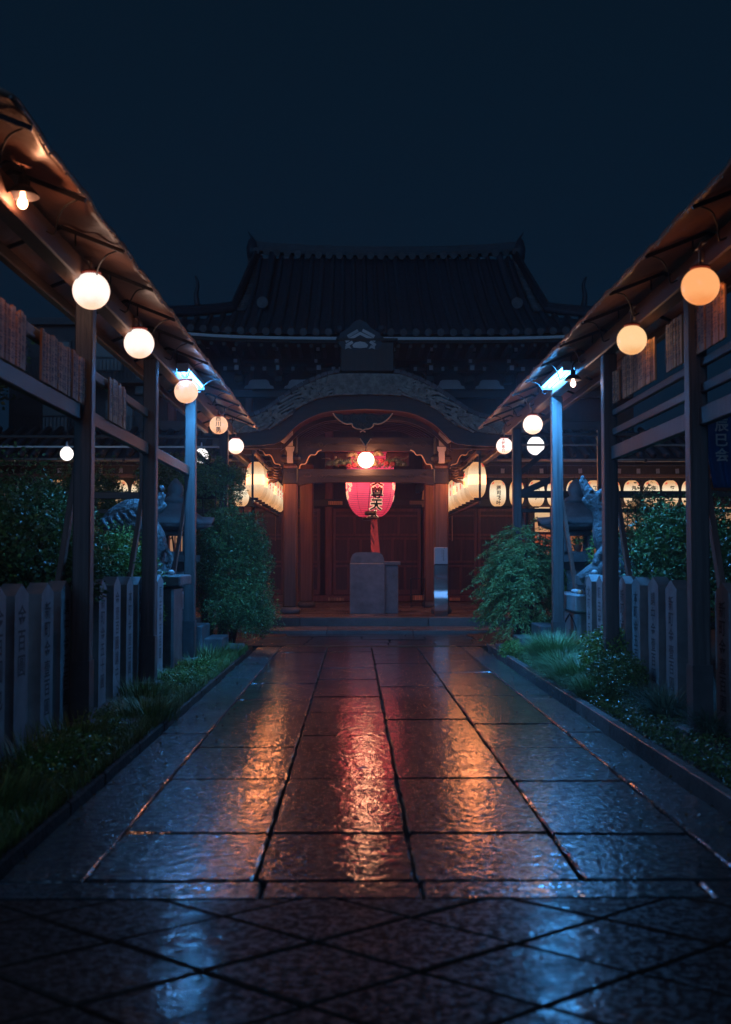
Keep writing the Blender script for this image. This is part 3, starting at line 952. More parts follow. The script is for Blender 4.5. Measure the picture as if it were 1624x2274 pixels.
# ------------------------------------------------------------------ temple hall behind (main roof)
HC = .77                                  # middle of the hall
hall = thing('temple_hall', 'large dark temple hall with grey tiled hip and gable roof behind the porch', 'temple', (HC, 31.5, 0))
EY, RY, EZ, RZ = 29.0, 35.0, 7.55, 11.30
HWID, GW = 7.6, 4.22
def slope(x, t):
    """front roof surface at x and t (0 eave, 1 ridge)"""
    d = min(1, abs(x-HC)/HWID)
    z = EZ+(RZ-EZ)*(.74*t+.26*t*t)+.42*d**4*(1-t)**2
    return (x, EY+(RY-EY)*t, z)
def tmax(x):
    d = abs(x-HC)
    return 1.0 if d <= GW else .32*(HWID-d)/(HWID-GW)
g = G()
g.grid(lambda u, v: slope(HC-GW+2*GW*u, v), 24, 16)
for s in (-1, 1):
    g.grid(lambda u, v, s=s: slope(HC+s*(GW+(HWID-GW)*u), v*tmax(HC+s*(GW+(HWID-GW)*u)-s*.001)), 10, 6)
    # side hip, going back
    g.grid(lambda u, v, s=s: (HC+s*(HWID-(HWID-GW)*u), EY+(RY-EY)*.32*u+v*(12-(RY-EY)*.64*u), EZ+(RZ-EZ)*.32*(.74+.26*.32)*u+.42*(1-u)**2), 6, 6)
    g.add([slope(HC+s*GW, .32), slope(HC+s*GW, 1), (HC+s*GW, 41-.32*6, slope(HC, .32)[2])], [(0, 1, 2)])
g.grid(lambda u, v: (HC-GW+2*GW*u, 41-6*v, slope(HC, v)[2]), 10, 8)
g.build('roof_deck', MAT['rooftile'], hall, True)
n = int(HWID*2/.338)
for k in range(n+1):
    x = HC-HWID+.12+k*.338
    if x > HC+HWID-.05: break
    tm = tmax(x)
    if tm < .03: continue
    m = max(3, int(26*tm))
    pts = []; rr = []
    for j in range(m+1):
        p = slope(x, tm*j/m)
        pts.append((p[0], p[1], p[2]+.045)); rr.append(.082 if j % 2 == 0 else .070)
    g = G(); g.tube(pts, rr, 7)
    row = g.build('tile_row', MAT['rooftile'], hall, True)
    g = G(); p = pts[0]
    g.tube([(p[0], p[1]-.05, p[2]), (p[0], p[1]+.03, p[2]+.01)], [.103, .103], 14)
    g.tube([(p[0], p[1]-.065, p[2]), (p[0], p[1]-.05, p[2])], [.05, .05], 10)
    g.build('tile_end', MAT['tileend'], row)
def eave_strip(g, dz0, dz1, dy, th, x0=-HWID, x1=HWID, nseg=28):
    pts = [slope(HC+x0+(x1-x0)*i/nseg, 0) for i in range(nseg+1)]
    vs = []; fs = []
    for p in pts:
        vs += [(p[0], p[1]+dy, p[2]+dz0), (p[0], p[1]+dy, p[2]+dz1), (p[0], p[1]+dy+th, p[2]+dz1), (p[0], p[1]+dy+th, p[2]+dz0)]
    for i in range(nseg):
        for k in range(4):
            a = i*4+k; b = i*4+(k+1) % 4
            fs.append((a, b, b+4, a+4))
    fs += [(0, 1, 2, 3), tuple(nseg*4+k for k in (3, 2, 1, 0))]
    g.add(vs, fs)
g = G(); eave_strip(g, -.15, -.075, .0, .06); g.build('eave_board', MAT['white'], hall)
g = G(); eave_strip(g, -.24, -.155, .02, .16); g.build('eave_beam', MAT['wall'], hall)
# soffit and rafters
g = G(); g.grid(lambda u, v: (HC-HWID+2*HWID*u, EY+.1+2.6*v, slope(HC-HWID+2*HWID*u, 0)[2]-.22-.02*v), 20, 2); g.build('soffit', MAT['wall'], hall)
for k in range(40):
    x = HC-6.6+k*.338
    z = slope(x, 0)[2]-.30
    g = G(); g.box((x, EY+.9, z), (.09, 1.6, .10)); g.build('rafter', MAT['woodx'], hall)
# verge tiles on the gable edges, ridge, ornaments
for s in (-1, 1):
    for j in range(20):
        t = .33+.66*j/19
        p = slope(HC+s*GW, t)
        g = G(); g.tube([(p[0]-s*.08, p[1], p[2]+.10), (p[0]+s*.24, p[1], p[2]+.07)], .075, 8); g.build('verge_tile', MAT['tileend'], hall, True)
    pts = []
    for j in range(14):
        t = .36+.64*j/13
        p = slope(HC+s*3.7, t); pts.append((p[0], p[1], p[2]+.17))
    g = G(); g.tube(pts, .12, 8); dr = g.build('descending_ridge', MAT['rooftile'], hall, True)
    g = G(); p = pts[0]; g.tube([(p[0], p[1]-.12, p[2]+.05), (p[0], p[1], p[2]+.05)], .17, 12); g.build('ridge_end_disc', MAT['tileend'], dr)
    # hip ridge out to the corner
    pts = []
    for j in range(12):
        u = j/11
        x = HC+s*(GW+(HWID-GW)*u)
        p = slope(x, tmax(x-s*.001) if u < 1 else 0)
        pts.append((p[0], p[1], p[2]+.16+.12*u*u))
    for off, r_ in ((0, .10), (.10, .07), (.18, .055)):
        g = G(); g.tube([(a, b, c+off) for a, b, c in pts], r_, 7); g.build('hip_ridge', MAT['rooftile'], hall, True)
    for u_ in (4, 8):
        p = pts[u_]
        g = G(); g.tube(crv([(p[0], p[1], p[2]+.2), (p[0]+s*.05, p[1], p[2]+.5), (p[0]+s*.0, p[1], p[2]+.8), (p[0]+s*.08, p[1], p[2]+1.05)], 4), [.09-.005*i for i in range(13)], 7)
        g.build('ridge_finial', MAT['rooftile'], hall, True)
def ridge_z(x): return RZ+.06+.16*(abs(x-HC)/GW)**2.5
for k in range(6):
    g = G()
    vs = []; fs = []
    w = .20-.012*k
    for i in range(25):
        x = HC-4.3+8.6*i/24
        z = ridge_z(x)+.055*k
        for yy_, zz in ((-w, 0), (w, 0), (w, .045), (-w, .045)): vs.append((x, RY+yy_, z+zz))
    for i in range(24):
        for q in range(4):
            a = i*4+q; b = i*4+(q+1) % 4; fs.append((a, b, b+4, a+4))
    fs += [(0, 1, 2, 3), tuple(24*4+q for q in (3, 2, 1, 0))]
    g.add(vs, fs); g.build('ridge_course', MAT['rooftile'], hall)
for k in range(26):
    x = HC-4.225+k*.338
    g = G(); g.tube([(x, RY-.34, ridge_z(x)-.06), (x, RY-.18, ridge_z(x)-.02)], .115, 12); g.build('ridge_disc', MAT['tileend'], hall)
for s in (-1, 1):
    x = HC+s*4.36; z = ridge_z(x)-.10
    g = G()
    g.prism([(x-.15, z-.2), (x+.15, z-.2), (x+.18, z+.12), (x+.11, z+.4), (x, z+.48), (x-.11, z+.4), (x-.18, z+.12)], RY-.3, RY+.3)
    g.tube(crv([(x, RY, z+.4), (x+s*.03, RY, z+.55), (x+s*.10, RY, z+.66), (x+s*.16, RY, z+.78)], 4), [.07-.005*i for i in range(13)], 7)
    g.build('ridge_ornament', MAT['rooftile'], hall, True)
# walls
g = G(); g.box((HC, 33.6, 3.9), (14.4, 4.0, 7.3)); g.build('wall', MAT['wall'], hall)
for x in (-5.6, -3.35, -1.0, 1.85, 4.62, 7.2):
    g = G(); g.box((x, 31.52, 3.7), (.24, .26, 7.0), bev=.03); g.build('wall_post', MAT['door'], hall)
for z, h, yy_ in ((3.1, .22, 31.43), (3.75, .16, 31.47), (5.35, .28, 31.42), (6.28, .22, 31.40)):
    g = G(); g.box((HC, yy_, z), (14.2, .18, h), bev=.02); g.build('wall_beam', MAT['woodx'], hall)
g = G(); g.box((HC, 31.36, .33), (14.2, .2, .18), bev=.02); g.build('sill_beam', MAT['door'], hall)
# brackets under the eave with white painted ends
bx = [527, 617, 707, 785, 873, 957, 1049, 1137]
for i, px in enumerate([437]+bx+[1227]):
    x = at(px, 0, 30.5)[0]
    bk = None
    g = G()
    g.box((x, 30.9, 6.62), (.26, .5, .20), bev=.03)
    g.box((x, 30.75, 6.86), (.15, 1.0, .16), bev=.02)
    g.box((x, 30.9, 6.92), (.78, .16, .15), bev=.03)
    g.box((x, 30.45, 7.06), (.20, .20, .15), bev=.03)
    g.box((x, 30.25, 7.24), (.13, 1.3, .14), bev=.02)
    g.box((x, 30.3, 7.42), (.66, .14, .13), bev=.03)
    bk = g.build('bracket_set', MAT['woodx'], hall)
    for dx, yy_, z, w, h in ((0, 30.235, 6.86, .11, .13), (-.40, 30.9-.09, 6.93, .10, .11), (.40, 30.9-.09, 6.93, .10, .11), (-.05, 30.34, 7.07, .10, .10), (0, 29.58, 7.25, .10, .10), (-.32, 30.22, 7.43, .09, .09), (.32, 30.22, 7.43, .09, .09), (-.04, 30.80, 6.60, .13, .15)):
        if (i+int(dx*10)) % 5 == 4: continue
        g = G(); g.box((x+dx+RD.uniform(-.02, .02), yy_, z), (w*RD.uniform(.8, 1.1), .02, h)); g.build('painted_end', MAT['white'], bk)
for i in range(7):
    xa, xb = at(bx[i], 0, 30.9)[0], at(bx[i+1], 0, 30.9)[0]
    xm = (xa+xb)/2; w = (xb-xa)*.36
    z0 = 6.42
    g = G()
    g.prism([(xm-w*1.05, z0), (xm+w*1.05, z0), (xm+w*.98, z0+.07), (xm+w*.78, z0+.10), (xm+w*.66, z0+.22), (xm+w*.5, z0+.26), (xm-w*.5, z0+.26), (xm-w*.66, z0+.22), (xm-w*.78, z0+.10), (xm-w*.98, z0+.07)], 31.22, 31.25)
    pn = g.build('plaster_panel', MAT['white'], hall)
    g = G()
    for s in (-1, 1):
        g.tube(crv([(xm+s*.06, 31.1, z0+.62), (xm+s*.18, 31.08, z0+.60), (xm+s*.30, 31.08, z0+.42), (xm+s*.44, 31.08, z0+.34), (xm+s*.5, 31.08, z0+.22)], 4), [.055-.002*q for q in range(17)], 6)
    g.build('frog_leg_strut', MAT['woodx'], hall, True)

# doors
def door(x0, x1, ncol_up, ncol_low, z0=.44, z1=2.93, y=31.34):
    g = G()
    st = .085
    zr = [z0, .62, 1.23, 1.42, 2.03, 2.2, 2.71, z1]
    for xx in (x0+st/2, x1-st/2): g.box((xx, y, (z0+z1)/2), (st, .07, z1-z0), bev=.008)
    for za, zb in ((z0, z0+.14), (1.23, 1.29), (1.36, 1.42), (2.03, 2.09), (2.14, 2.2), (2.69, 2.75), (z1-.08, z1)):
        g.box(((x0+x1)/2, y+.002, (za+zb)/2), (x1-x0-2*st, .055, zb-za), bev=.006)
    cells = []
    for za, zb, nc in ((z0+.14, 1.23, ncol_low), (1.42, 2.03, ncol_low), (2.2, 2.69, ncol_up)):
        cw = (x1-x0-2*st)/nc
        for c_ in range(nc):
            xa = x0+st+cw*c_
            if c_: g.box((xa, y+.004, (za+zb)/2), (.07, .05, zb-za), bev=.006)
            cells.append((xa+.035 if c_ else xa, xa+cw-(.035 if c_ < nc-1 else 0), za, zb))
    cells.append((x0+st, x1-st, 1.29, 1.36)); cells.append((x0+st, x1-st, 2.09, 2.14)); cells.append((x0+st, x1-st, 2.75, z1-.08))
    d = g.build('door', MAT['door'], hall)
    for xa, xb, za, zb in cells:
        g = G(); g.box(((xa+xb)/2, y+.022, (za+zb)/2), (xb-xa, .012, zb-za)); g.build('panel', MAT['panel_shade'], d)
    return d
door(-.88, .37, 2, 3); door(.39, 1.66, 2, 3)
door(2.36, 3.30, 1, 2); door(3.32, 4.46, 1, 2); door(4.80, 5.7, 1, 2)
door(-3.15, -2.3, 1, 2); door(-4.2, -3.5, 1, 2); door(-2.2, -1.25, 1, 2)
for px0, px1, y0, y1, Y in ((729, 761, 1113, 1121, 31.2), (910, 943, 1112, 1120, 31.2)):
    a, b = at(px0, y1, Y), at(px1, y0, Y)
    g = G(); g.box(((a[0]+b[0])/2, Y, (a[2]+b[2])/2), (b[0]-a[0], .08, b[2]-a[2]), bev=.01); g.build('lintel_block', MAT['slat'], hall)
for px0, px1 in ((729, 765), (998, 1022), (937, 962)):
    a, b = at(px0, 1334, 30.9), at(px1, 1327, 30.9)
    w = (b[0]-a[0])/6
    for i in range(6):
        g = G(); g.box((a[0]+w*(i+.5), 30.9, (a[2]+b[2])/2), (w*.86, .12, b[2]-a[2]), bev=.008); g.build('vent_block', MAT['slat'], hall)

# ------------------------------------------------------------------ porch with the undulating gable
porch = thing('temple_porch', 'temple porch with undulating bark gable roof on square timber columns', 'porch', (0, 24.4, .24))
UP = [0, 69, 109, 153, 193, 221, 255, 300, 345]
S = 104.3
def zz(ys_): return [1.45+(1243-y)/S for y in ys_]
xu = [d/S for d in UP]
z_up = zz([819, 821, 834, 855, 883, 903, 918, 926, 928])
z_sh = zz([873, 876, 883, 904, 938, 950, 957, 961, 962])
z_bg = zz([905, 909, 917, 940, 978, 985, 988, 989, 989])
def sm(xs_, ys_):
    pts = crv(list(zip(xs_, ys_)), 6)
    return [p[0] for p in pts], [p[1] for p in pts]
UX, UZ = sm(xu, z_up); SX, SZ = sm(xu, z_sh); BX, BZ = sm(xu, z_bg)
def zu(x): return interp(UX, UZ, abs(x))
def zs(x): return interp(SX, SZ, abs(x))
def zb(x): return interp(BX, BZ, abs(x))
XM = 3.3
g = G()   # roof body from the shingle soffit to the top, running back
g.grid(lambda u, v: (-XM+2*XM*u, 23.03+7.0*v, zu(-XM+2*XM*u)-.005+.35*v), 60, 4)
g.grid(lambda u, v: (-XM+2*XM*u, 23.05+7.0*v, zs(-XM+2*XM*u)+.35*v), 60, 4)
g.build('roof_bark', MAT['shingle'], porch, True, recalc=False)
# layered bark ends on the front edge: small uneven courses
g = G()
NC = 12
for k in range(NC):
    x = -XM
    while x < XM:
        w = RD.uniform(.12, .38)
        xm = x+w/2
        za, zb_ = zs(xm), zu(xm)-.09
        h = (zb_-za)/NC
        zc = za+h*(k+.5)
        sl = (zu(xm+.05)-zu(xm-.05))/.1
        g.box((xm, 23.06-.010*k+RD.uniform(-.004, .004), zc), (w-.002, .10, h-.002), (0, -math.atan(sl)*.9, 0))
        x += w
g.build('shingle_edge', MAT['shingle'], porch, kind='stuff')
x = -XM
while x < XM:
    w = .13
    xm = x+w/2; sl = (zu(xm+.05)-zu(xm-.05))/.1
    if abs(xm) > .6:
        g = G(); g.box((xm, 23.02, zu(xm)-.03), (w*math.sqrt(1+sl*sl)-.008, .26, .09), (0, -math.atan(sl), 0), bev=.008); g.build('verge_tile', MAT['tileend'], porch)
    x += w
# bargeboard
def band(fa, fb, y0, y1, n=70, xm=XM):
    g = G(); vs = []; fs = []
    for i in range(n+1):
        x = -xm+2*xm*i/n
        a, b = fa(x), fb(x)
        vs += [(x, y0, a), (x, y0, b), (x, y1, b), (x, y1, a)]
    for i in range(n):
        for q in range(4):
            a = i*4+q; b = i*4+(q+1) % 4; fs.append((a, b, b+4, a+4))
    fs += [(0, 1, 2, 3), tuple(n*4+q for q in (3, 2, 1, 0))]
    return g.add(vs, fs)
band(zb, lambda x: zs(x)-.004, 23.14, 23.24).build('bargeboard', MAT['woodx'], porch)
for k in range(7):   # arched ribs of the vault, seen one behind the other
    y = 23.75+.55*k
    dz = .03*k-.07
    band(lambda x: zb(x)+dz-.05, lambda x: zb(x)+dz+.05, y, y+.09, xm=1.9).build('vault_rib', MAT['woodx'], porch)
g = G(); g.grid(lambda u, v: (-XM+2*XM*u, 23.24+6*v, zb(-XM+2*XM*u)+.10+.25*v), 50, 3); g.build('vault_ceiling', MAT['wall'], porch, True, recalc=False)
for y in (23.6, 24.9, 26.5, 28.0):
    for s in (-1, 1):
        g = G(); g.box((s*2.55, y, 3.93), (1.4, .12, .10)); g.build('eave_rafter', MAT['woodx'], porch)
for s in (-1, 1):
    g = G(); g.box((s*2.9, 26.2, 3.84), (.16, 6.2, .14), bev=.02); g.build('eave_purlin', MAT['wood'], porch)
def c3(cx, cy, Y): return at(487.2+.4*cx, 487.2+.4*cy, Y)
def c4(cx, cy, Y): return at((750+cx/1.624)/1.5394, (1350+cy/1.624)/1.5394, Y)
# ridge box and demon-tile ornament above the gable
zt = zu(0)
g = G(); g.box((.02, 23.25, zt+.28), (1.16, .62, .66), bev=.03); g.box((.02, 23.25, zt+.64), (1.3, .7, .06), bev=.01); rb = g.build('gable_ridge_box', MAT['wood'], porch)
g = G(); g.box((0, 26.4, zt+.35), (.7, 5.8, .55), bev=.05); g.build('gable_ridge', MAT['rooftile'], porch)
g = G()
q = [c3(a, b, 22.95) for a, b in ((690, 716), (885, 716), (905, 680), (895, 625), (840, 590), (815, 560), (780, 545), (745, 560), (720, 590), (668, 625), (662, 680))]
g.prism([(p[0], p[2]) for p in q], 22.93, 23.2)
for s in (-1, 1):
    p = c3(782+s*115, 600, 23)
    g.ball((p[0], 23.05, p[2]), .12, 10, 8)
    g.ball((p[0]-s*.02, 23.05, p[2]-.22), .10, 10, 8)
orn = g.build('gable_ornament', MAT['rooftile'], porch)
def stroke(g, pts, w, y0, y1):
    """flat stroke plate along points in a frontal plane"""
    L_, R_ = [], []
    for i, p in enumerate(pts):
        a = pts[max(0, i-1)]; b = pts[min(len(pts)-1, i+1)]
        dx, dz = b[0]-a[0], b[2]-a[2]; l = math.hypot(dx, dz) or 1
        nx, nz = -dz/l*w/2, dx/l*w/2
        L_.append((p[0]+nx, p[2]+nz)); R_.append((p[0]-nx, p[2]-nz))
    vs = []; fs = []
    for (a, b), (c_, d) in zip(L_, R_):
        vs += [(a, y0, b), (c_, y0, d), (c_, y1, d), (a, y1, b)]
    for i in range(len(pts)-1):
        for q in range(4):
            u_ = i*4+q; v_ = i*4+(q+1) % 4; fs.append((u_, v_, v_+4, u_+4))
    m_ = (len(pts)-1)*4
    fs += [(0, 1, 2, 3), (m_+3, m_+2, m_+1, m_)]
    return g.add(vs, fs)
for pts in ([(712, 640), (770, 606)], [(795, 604), (862, 640)], [(700, 668), (782, 622), (868, 664)], [(704, 692), (740, 670)], [(838, 668), (868, 690)]):
    g = G(); stroke(g, [c3(a, b, 22.9) for a, b in pts], .062, 22.905, 22.935); g.build('white_chevron', MAT['white'], orn)
g = G(); q = [c3(a, b, 22.9) for a, b in ((782, 706), (745, 702), (738, 688), (755, 674), (782, 668), (810, 674), (826, 688), (820, 702))]
g.prism([(p[0], p[2]) for p in q], 22.905, 22.935); g.build('white_crest', MAT['white'], orn)
g = G()
for s in (-1, 1):
    q = [c3(782+s*a, b, 22.9) for a, b in ((48, 710), (66, 704), (84, 712), (82, 692), (60, 690))]
    g.prism([(p[0], p[2]) for p in q], 22.905, 22.935)
g.build('white_crest', MAT['white'], orn)
# hanging gable board (gegyo)
def mirror(pts, c=812): return pts+[(2*c-a, b) for a, b in pts[::-1]]
low = [(630, 98), (650, 124), (680, 148), (706, 158), (735, 157), (741, 172), (760, 184), (785, 188), (812, 204)]
upp = [(812, 120), (790, 96), (765, 108), (745, 98), (722, 118), (700, 120), (680, 104), (655, 104)]
lowm = low+[(2*797-a+0, b) for a, b in low[::-1]][1:]
q = [c4(a, b, 23.05) for a, b in low]+[c4(1594-a, b, 23.05) for a, b in low[::-1][1:]]+[c4(1594-a, b, 23.05) for a, b in upp[::-1]]+[c4(a, b, 23.05) for a, b in upp[1:]]
g = G(); g.prism([(p[0], p[2]) for p in q], 23.03, 23.11); ge = g.build('gable_pendant', MAT['wood'], porch)
g = G()
for s in (0, 1):
    pp = [c4(a if not s else 1594-a, b, 23.02) for a, b in low]
    g.tube(crv([(p[0], 23.02, p[2]) for p in pp], 5), .014, 6)
g.build('carved_edge', MAT['gilt'], ge, True)
g = G()
for s in (-1, 1):
    for (a, b, r_) in ((40, 130, .11), (95, 128, .08), (20, 165, .07)):
        p = c4(797+s*a, b, 23)
        g.tube([(p[0]+r_*math.cos(t)*(1-t/14), 23.02, p[2]+r_*.8*math.sin(t)*(1-t/14)) for t in np.linspace(0, 9, 26)], .012, 5)
g.build('carved_scroll', MAT['bronze'], ge, True)
p = c4(812, 225, 23.3)
g = G(); g.prism([(p[0]-.10, p[2]+.16), (p[0]+.10, p[2]+.16), (p[0]+.12, p[2]-.06), (p[0]+.05, p[2]-.16), (p[0], p[2]-.22), (p[0]-.05, p[2]-.16), (p[0]-.12, p[2]-.06)], 23.28, 23.36); g.build('hanging_crest', MAT['wood'], porch)
g = G(); g.tube(crv([(p[0]-.12, 23.27, p[2]-.06), (p[0]-.05, 23.27, p[2]-.16), (p[0], 23.27, p[2]-.22), (p[0]+.05, 23.27, p[2]-.16), (p[0]+.12, 23.27, p[2]-.06)], 5), .012, 6); g.build('carved_edge', MAT['gilt'], porch, True)

# columns, beams, brackets
PCX = 1.70
for (x, y, w, ztop) in ((-PCX, 24.4, .32, 3.6), (PCX, 24.4, .32, 3.6), (-1.48, 27.6, .34, 3.9), (1.70, 27.6, .34, 3.9)):
    g = G(); g.box((x, y, .38+(ztop-.38)/2), (w, w, ztop-.38), bev=.035); co = g.build('column', MAT['column'], porch)
    g = G(); g.lathe([(.20, 0), (.235, .03), (.24, .09), (.21, .135), (.19, .15)], (x, y, .24), 20); g.build('base_stone', MAT['dark_stone'], co, True)
    if y < 25:
        g = G(); g.box((x, y, 3.33), (w+.03, w+.03, .38), bev=.03)
        for dx in (-.08, .0, .08): g.ball((x+dx, y-w/2-.02, 3.42), .018, 8, 6)
        g.build('iron_collar', MAT['metal'], co)
def rainbow_beam(y, z0, z1, x0, x1, dy, arch=.05):
    g = G(); n = 30; vs = []; fs = []
    for i in range(n+1):
        u = i/n; x = x0+(x1-x0)*u
        e = 1-(2*u-1)**4
        a = z0+arch*e-.02*(abs(2*u-1) > .9); b = z1+.0
        vs += [(x, y-dy/2, a), (x, y-dy/2-.02, (a+b)/2), (x, y-dy/2, b), (x, y+dy/2, b), (x, y+dy/2, a)]
    for i in range(n):
        for q in range(5):
            a = i*5+q; b = i*5+(q+1) % 5; fs.append((a, b, b+5, a+5))
    fs += [tuple(range(5)), tuple(n*5+q for q in (4, 3, 2, 1, 0))]
    return g.add(vs, fs)
lb = rainbow_beam(24.4, 3.15, 3.49, -1.53, 1.53, .24).build('lower_beam', MAT['woodx'], porch)
ub = rainbow_beam(24.4, 3.86, 4.21, -1.58, 1.58, .22, .04).build('upper_beam', MAT['woodx'], porch)
for par, zc in ((lb, 3.33), (ub, 4.04)):
    g = G()
    for s in (-1, 1):
        for (dx, r_) in ((1.30, .085), (1.02, .06)):
            g.tube([(s*dx+s*r_*math.cos(t)*(1-t/13), 24.262, zc+r_*math.sin(t)*(1-t/13)) for t in np.linspace(0, 8.5, 24)], .008, 5)
        g.tube(crv([(s*.95, 24.262, zc-.06), (s*.85, 24.262, zc+.02), (s*.72, 24.262, zc-.01), (s*.60, 24.262, zc+.03)], 5), .007, 5)
    g.build('carved_scroll', MAT['bronze'], par, True)
for s in (-1, 1):
    x = s*PCX
    # white bracket blocks
    p0 = at(637 if s < 0 else 1016-29, 1035, 24.2)
    g = G(); g.prism([(x-.10, 3.98), (x+.10, 3.98), (x+.09, 3.90), (x+.065, 3.86), (x+.065, 3.62), (x-.065, 3.62), (x-.065, 3.86), (x-.09, 3.90)], 24.10, 24.24); g.build('white_bracket', MAT['white'], porch)
    g = G(); g.prism([(x-.02, 4.16), (x-s*-.30 if False else x+s*.30, 4.16), (x+s*.12, 4.01), (x-s*.02, 3.99), (x-s*.04, 4.34), (x+s*.05, 4.34)] if False else [(x-s*.06, 4.32), (x+s*.05, 4.32), (x+s*.34, 4.18), (x+s*.06, 4.00), (x-s*.06, 4.00)], 24.06, 24.2); g.build('bracket_wing', MAT['white'], porch)
    g = G(); g.box((x, 24.32, 4.02), (.34, .30, .44), bev=.04); g.box((x, 24.3, 3.72), (.46, .3, .14), bev=.04); g.build('capital', MAT['wood'], porch)
    # pale edged curling boards at both sides of each column head
    for d in (-1, 1):
        k_ = 1.0 if d*s < 0 else 1.05
        pts = [(x+d*.20, 3.50), (x+d*.24, 3.60), (x+d*.34, 3.62), (x+d*.40, 3.74), (x+d*.46, 3.82), (x+d*.56, 3.82), (x+d*.62, 3.90), (x+d*.70, 3.93)]
        pc_ = crv(pts, 4)
        g = G(); g.prism([(a, b) for a, b in pc_]+[(x+d*.66, 4.10), (x+d*.16, 4.12), (x+d*.16, 3.52)], 24.28, 24.36); hb = g.build('curl_board', MAT['wood'], porch)
        g = G(); g.tube([(a, 24.27, b-.008) for a, b in pc_], .013, 6); g.build('carved_edge', MAT['gilt'], hb, True)
    # carved beast heads looking outwards
    g = G()
    hx = x+s*.18
    g.ball((hx+s*.10, 24.4, 3.40), .17, 14, 10, (1.1, .8, .9))
    g.ball((hx+s*.26, 24.4, 3.36), .12, 12, 8, (1.2, .8, .8))
    for a_, z_, L_, up in ((0, 3.46, .34, .12), (.05, 3.40, .46, .03), (-.05, 3.34, .42, -.06), (0, 3.27, .30, -.10), (.06, 3.50, .22, .16)):
        g.tube(crv([(hx+s*.12, 24.36+a_, z_), (hx+s*L_*.6, 24.32+a_, z_+up*.5), (hx+s*L_*.9, 24.30+a_, z_+up*.6), (hx+s*(L_+.07), 24.3+a_, z_+up*1.6)], 4), [.055-.0032*i for i in range(13)], 7)
    for k_ in range(5):
        g.tube(crv([(hx+s*.02, 24.24, 3.54-.06*k_), (hx+s*.12, 24.20, 3.52-.06*k_), (hx+s*.2, 24.22, 3.55-.06*k_)], 4), .022, 6)
    g.build('beast_head', MAT['wood'], porch, True)
    # beams running back from the front columns
    g = G(); g.bar((x, 24.5, 3.45), (s*(1.48 if s < 0 else 1.7), 27.6, 3.55), .16, .26, .02); g.build('tie_beam', MAT['wood'], porch)
    g = G(); g.bar((s*1.6, 27.7, 3.5), (s*1.6, 31.4, 3.5), .16, .24, .02); g.build('tie_beam', MAT['wood'], porch)
# red boards and the painted carving between the beams
a, b = c4(925, 392, 25.0), c4(1055, 322, 25.0)
g = G(); g.box(((a[0]+b[0])/2, 25.0, (a[2]+b[2])/2), (b[0]-a[0], .05, b[2]-a[2]), bev=.01)
g.box(((a[0]+b[0])/2, 24.97, (a[2]+b[2])/2), (b[0]-a[0]-.12, .04, b[2]-a[2]-.12), bev=.01); g.build('red_board', MAT['door'], porch)
a, b = c4(630, 392, 25.0), c4(720, 322, 25.0)
g = G(); g.box(((a[0]+b[0])/2, 25.0, (a[2]+b[2])/2), (b[0]-a[0], .05, b[2]-a[2]), bev=.01); g.build('red_board', MAT['door'], porch)
g = G(); rc = random.Random(3)
for i in range(26):
    s = -1 if i % 2 else 1
    cx, cz = s*rc.uniform(.02, .75), 3.52+rc.uniform(0, .08)
    dx = s*rc.uniform(-.1, .35)
    pts = crv([(cx, 24.33, cz), (cx+dx*.4, 24.27, cz+.06+rc.uniform(0, .08)), (cx+dx*.7+rc.uniform(-.05, .05), 24.25, cz+.12+rc.uniform(0, .06)), (cx+dx, 24.28, cz+.14+rc.uniform(0, .13)*(1-abs(cx)))], 4)
    g.tube(pts, [.020-.001*k for k in range(len(pts))], 6)
cv = g.build('carved_branches', MAT['carve'], porch, True)
for i, (cx, cz) in enumerate(((-.78, 3.58), (-.62, 3.62), (-.45, 3.6), (.5, 3.6), (.66, 3.63), (.8, 3.57), (-.3, 3.78), (.28, 3.80), (-.15, 3.6), (.15, 3.58))):
    g = G()
    for k in range(9):
        a = PI*k/8
        g.tube([(cx, 24.26, cz), (cx+.11*math.cos(a), 24.235, cz+.09*math.sin(a)), (cx+.15*math.cos(a), 24.26, cz+.12*math.sin(a))], [.012, .02, .005], 5)
    g.build('carved_leaf', MAT['carvegreen'] if i < 6 else MAT['carve'], cv, True)
for i, (cx, cz) in enumerate(((-.38, 3.555), (-.26, 3.57), (.46, 3.62), (.60, 3.60), (.36, 3.68))):
    g = G()
    for k in range(6):
        a = 2*PI*k/6
        g.ball((cx+.035*math.cos(a), 24.23, cz+.028*math.sin(a)), .032, 8, 6, (1, .6, 1))
    g.build('carved_peony', MAT['carvered'], cv, True)

# ------------------------------------------------------------------ things on the porch
def solid_prism_round(g, pts, y0, y1): return g.prism(pts, y0, y1, 'xz')
x0, x1 = -.36, .42
ob = thing('offering_box', 'tall grey stone offering box with rounded cap in the middle of the porch', 'offering box', (.03, 24.5, .24))
g = G(); g.box(((x0+x1)/2, 24.5, .24+.565), (x1-x0, .8, 1.13), bev=.014); g.build('stone_body', MAT['box_stone'], ob)
g = G(); zc = 1.372
arc = [(x0+.01, zc), (x0+.02, zc+.10), (x0+.06, zc+.19), (x0+.13, zc+.235), (x0+.22, zc+.245), (x1-.22, zc+.245), (x1-.12, zc+.235), (x1-.05, zc+.185), (x1-.015, zc+.10), (x1-.005, zc)]
g.prism(arc, 24.12, 24.88); g.build('rounded_cap', MAT['box_stone'], ob)
sb = thing('stone_stand', 'narrower grey stone stand with flat lid beside the offering box', 'stone stand', (.57, 24.6, .24))
g = G(); g.box((.575, 24.62, .24+.54), (.31, .62, 1.08), bev=.014); g.build('stone_body', MAT['box_stone'], sb)
g = G(); g.box((.59, 24.60, 1.37), (.38, .68, .09), bev=.014); g.build('lid', MAT['box_stone'], sb)

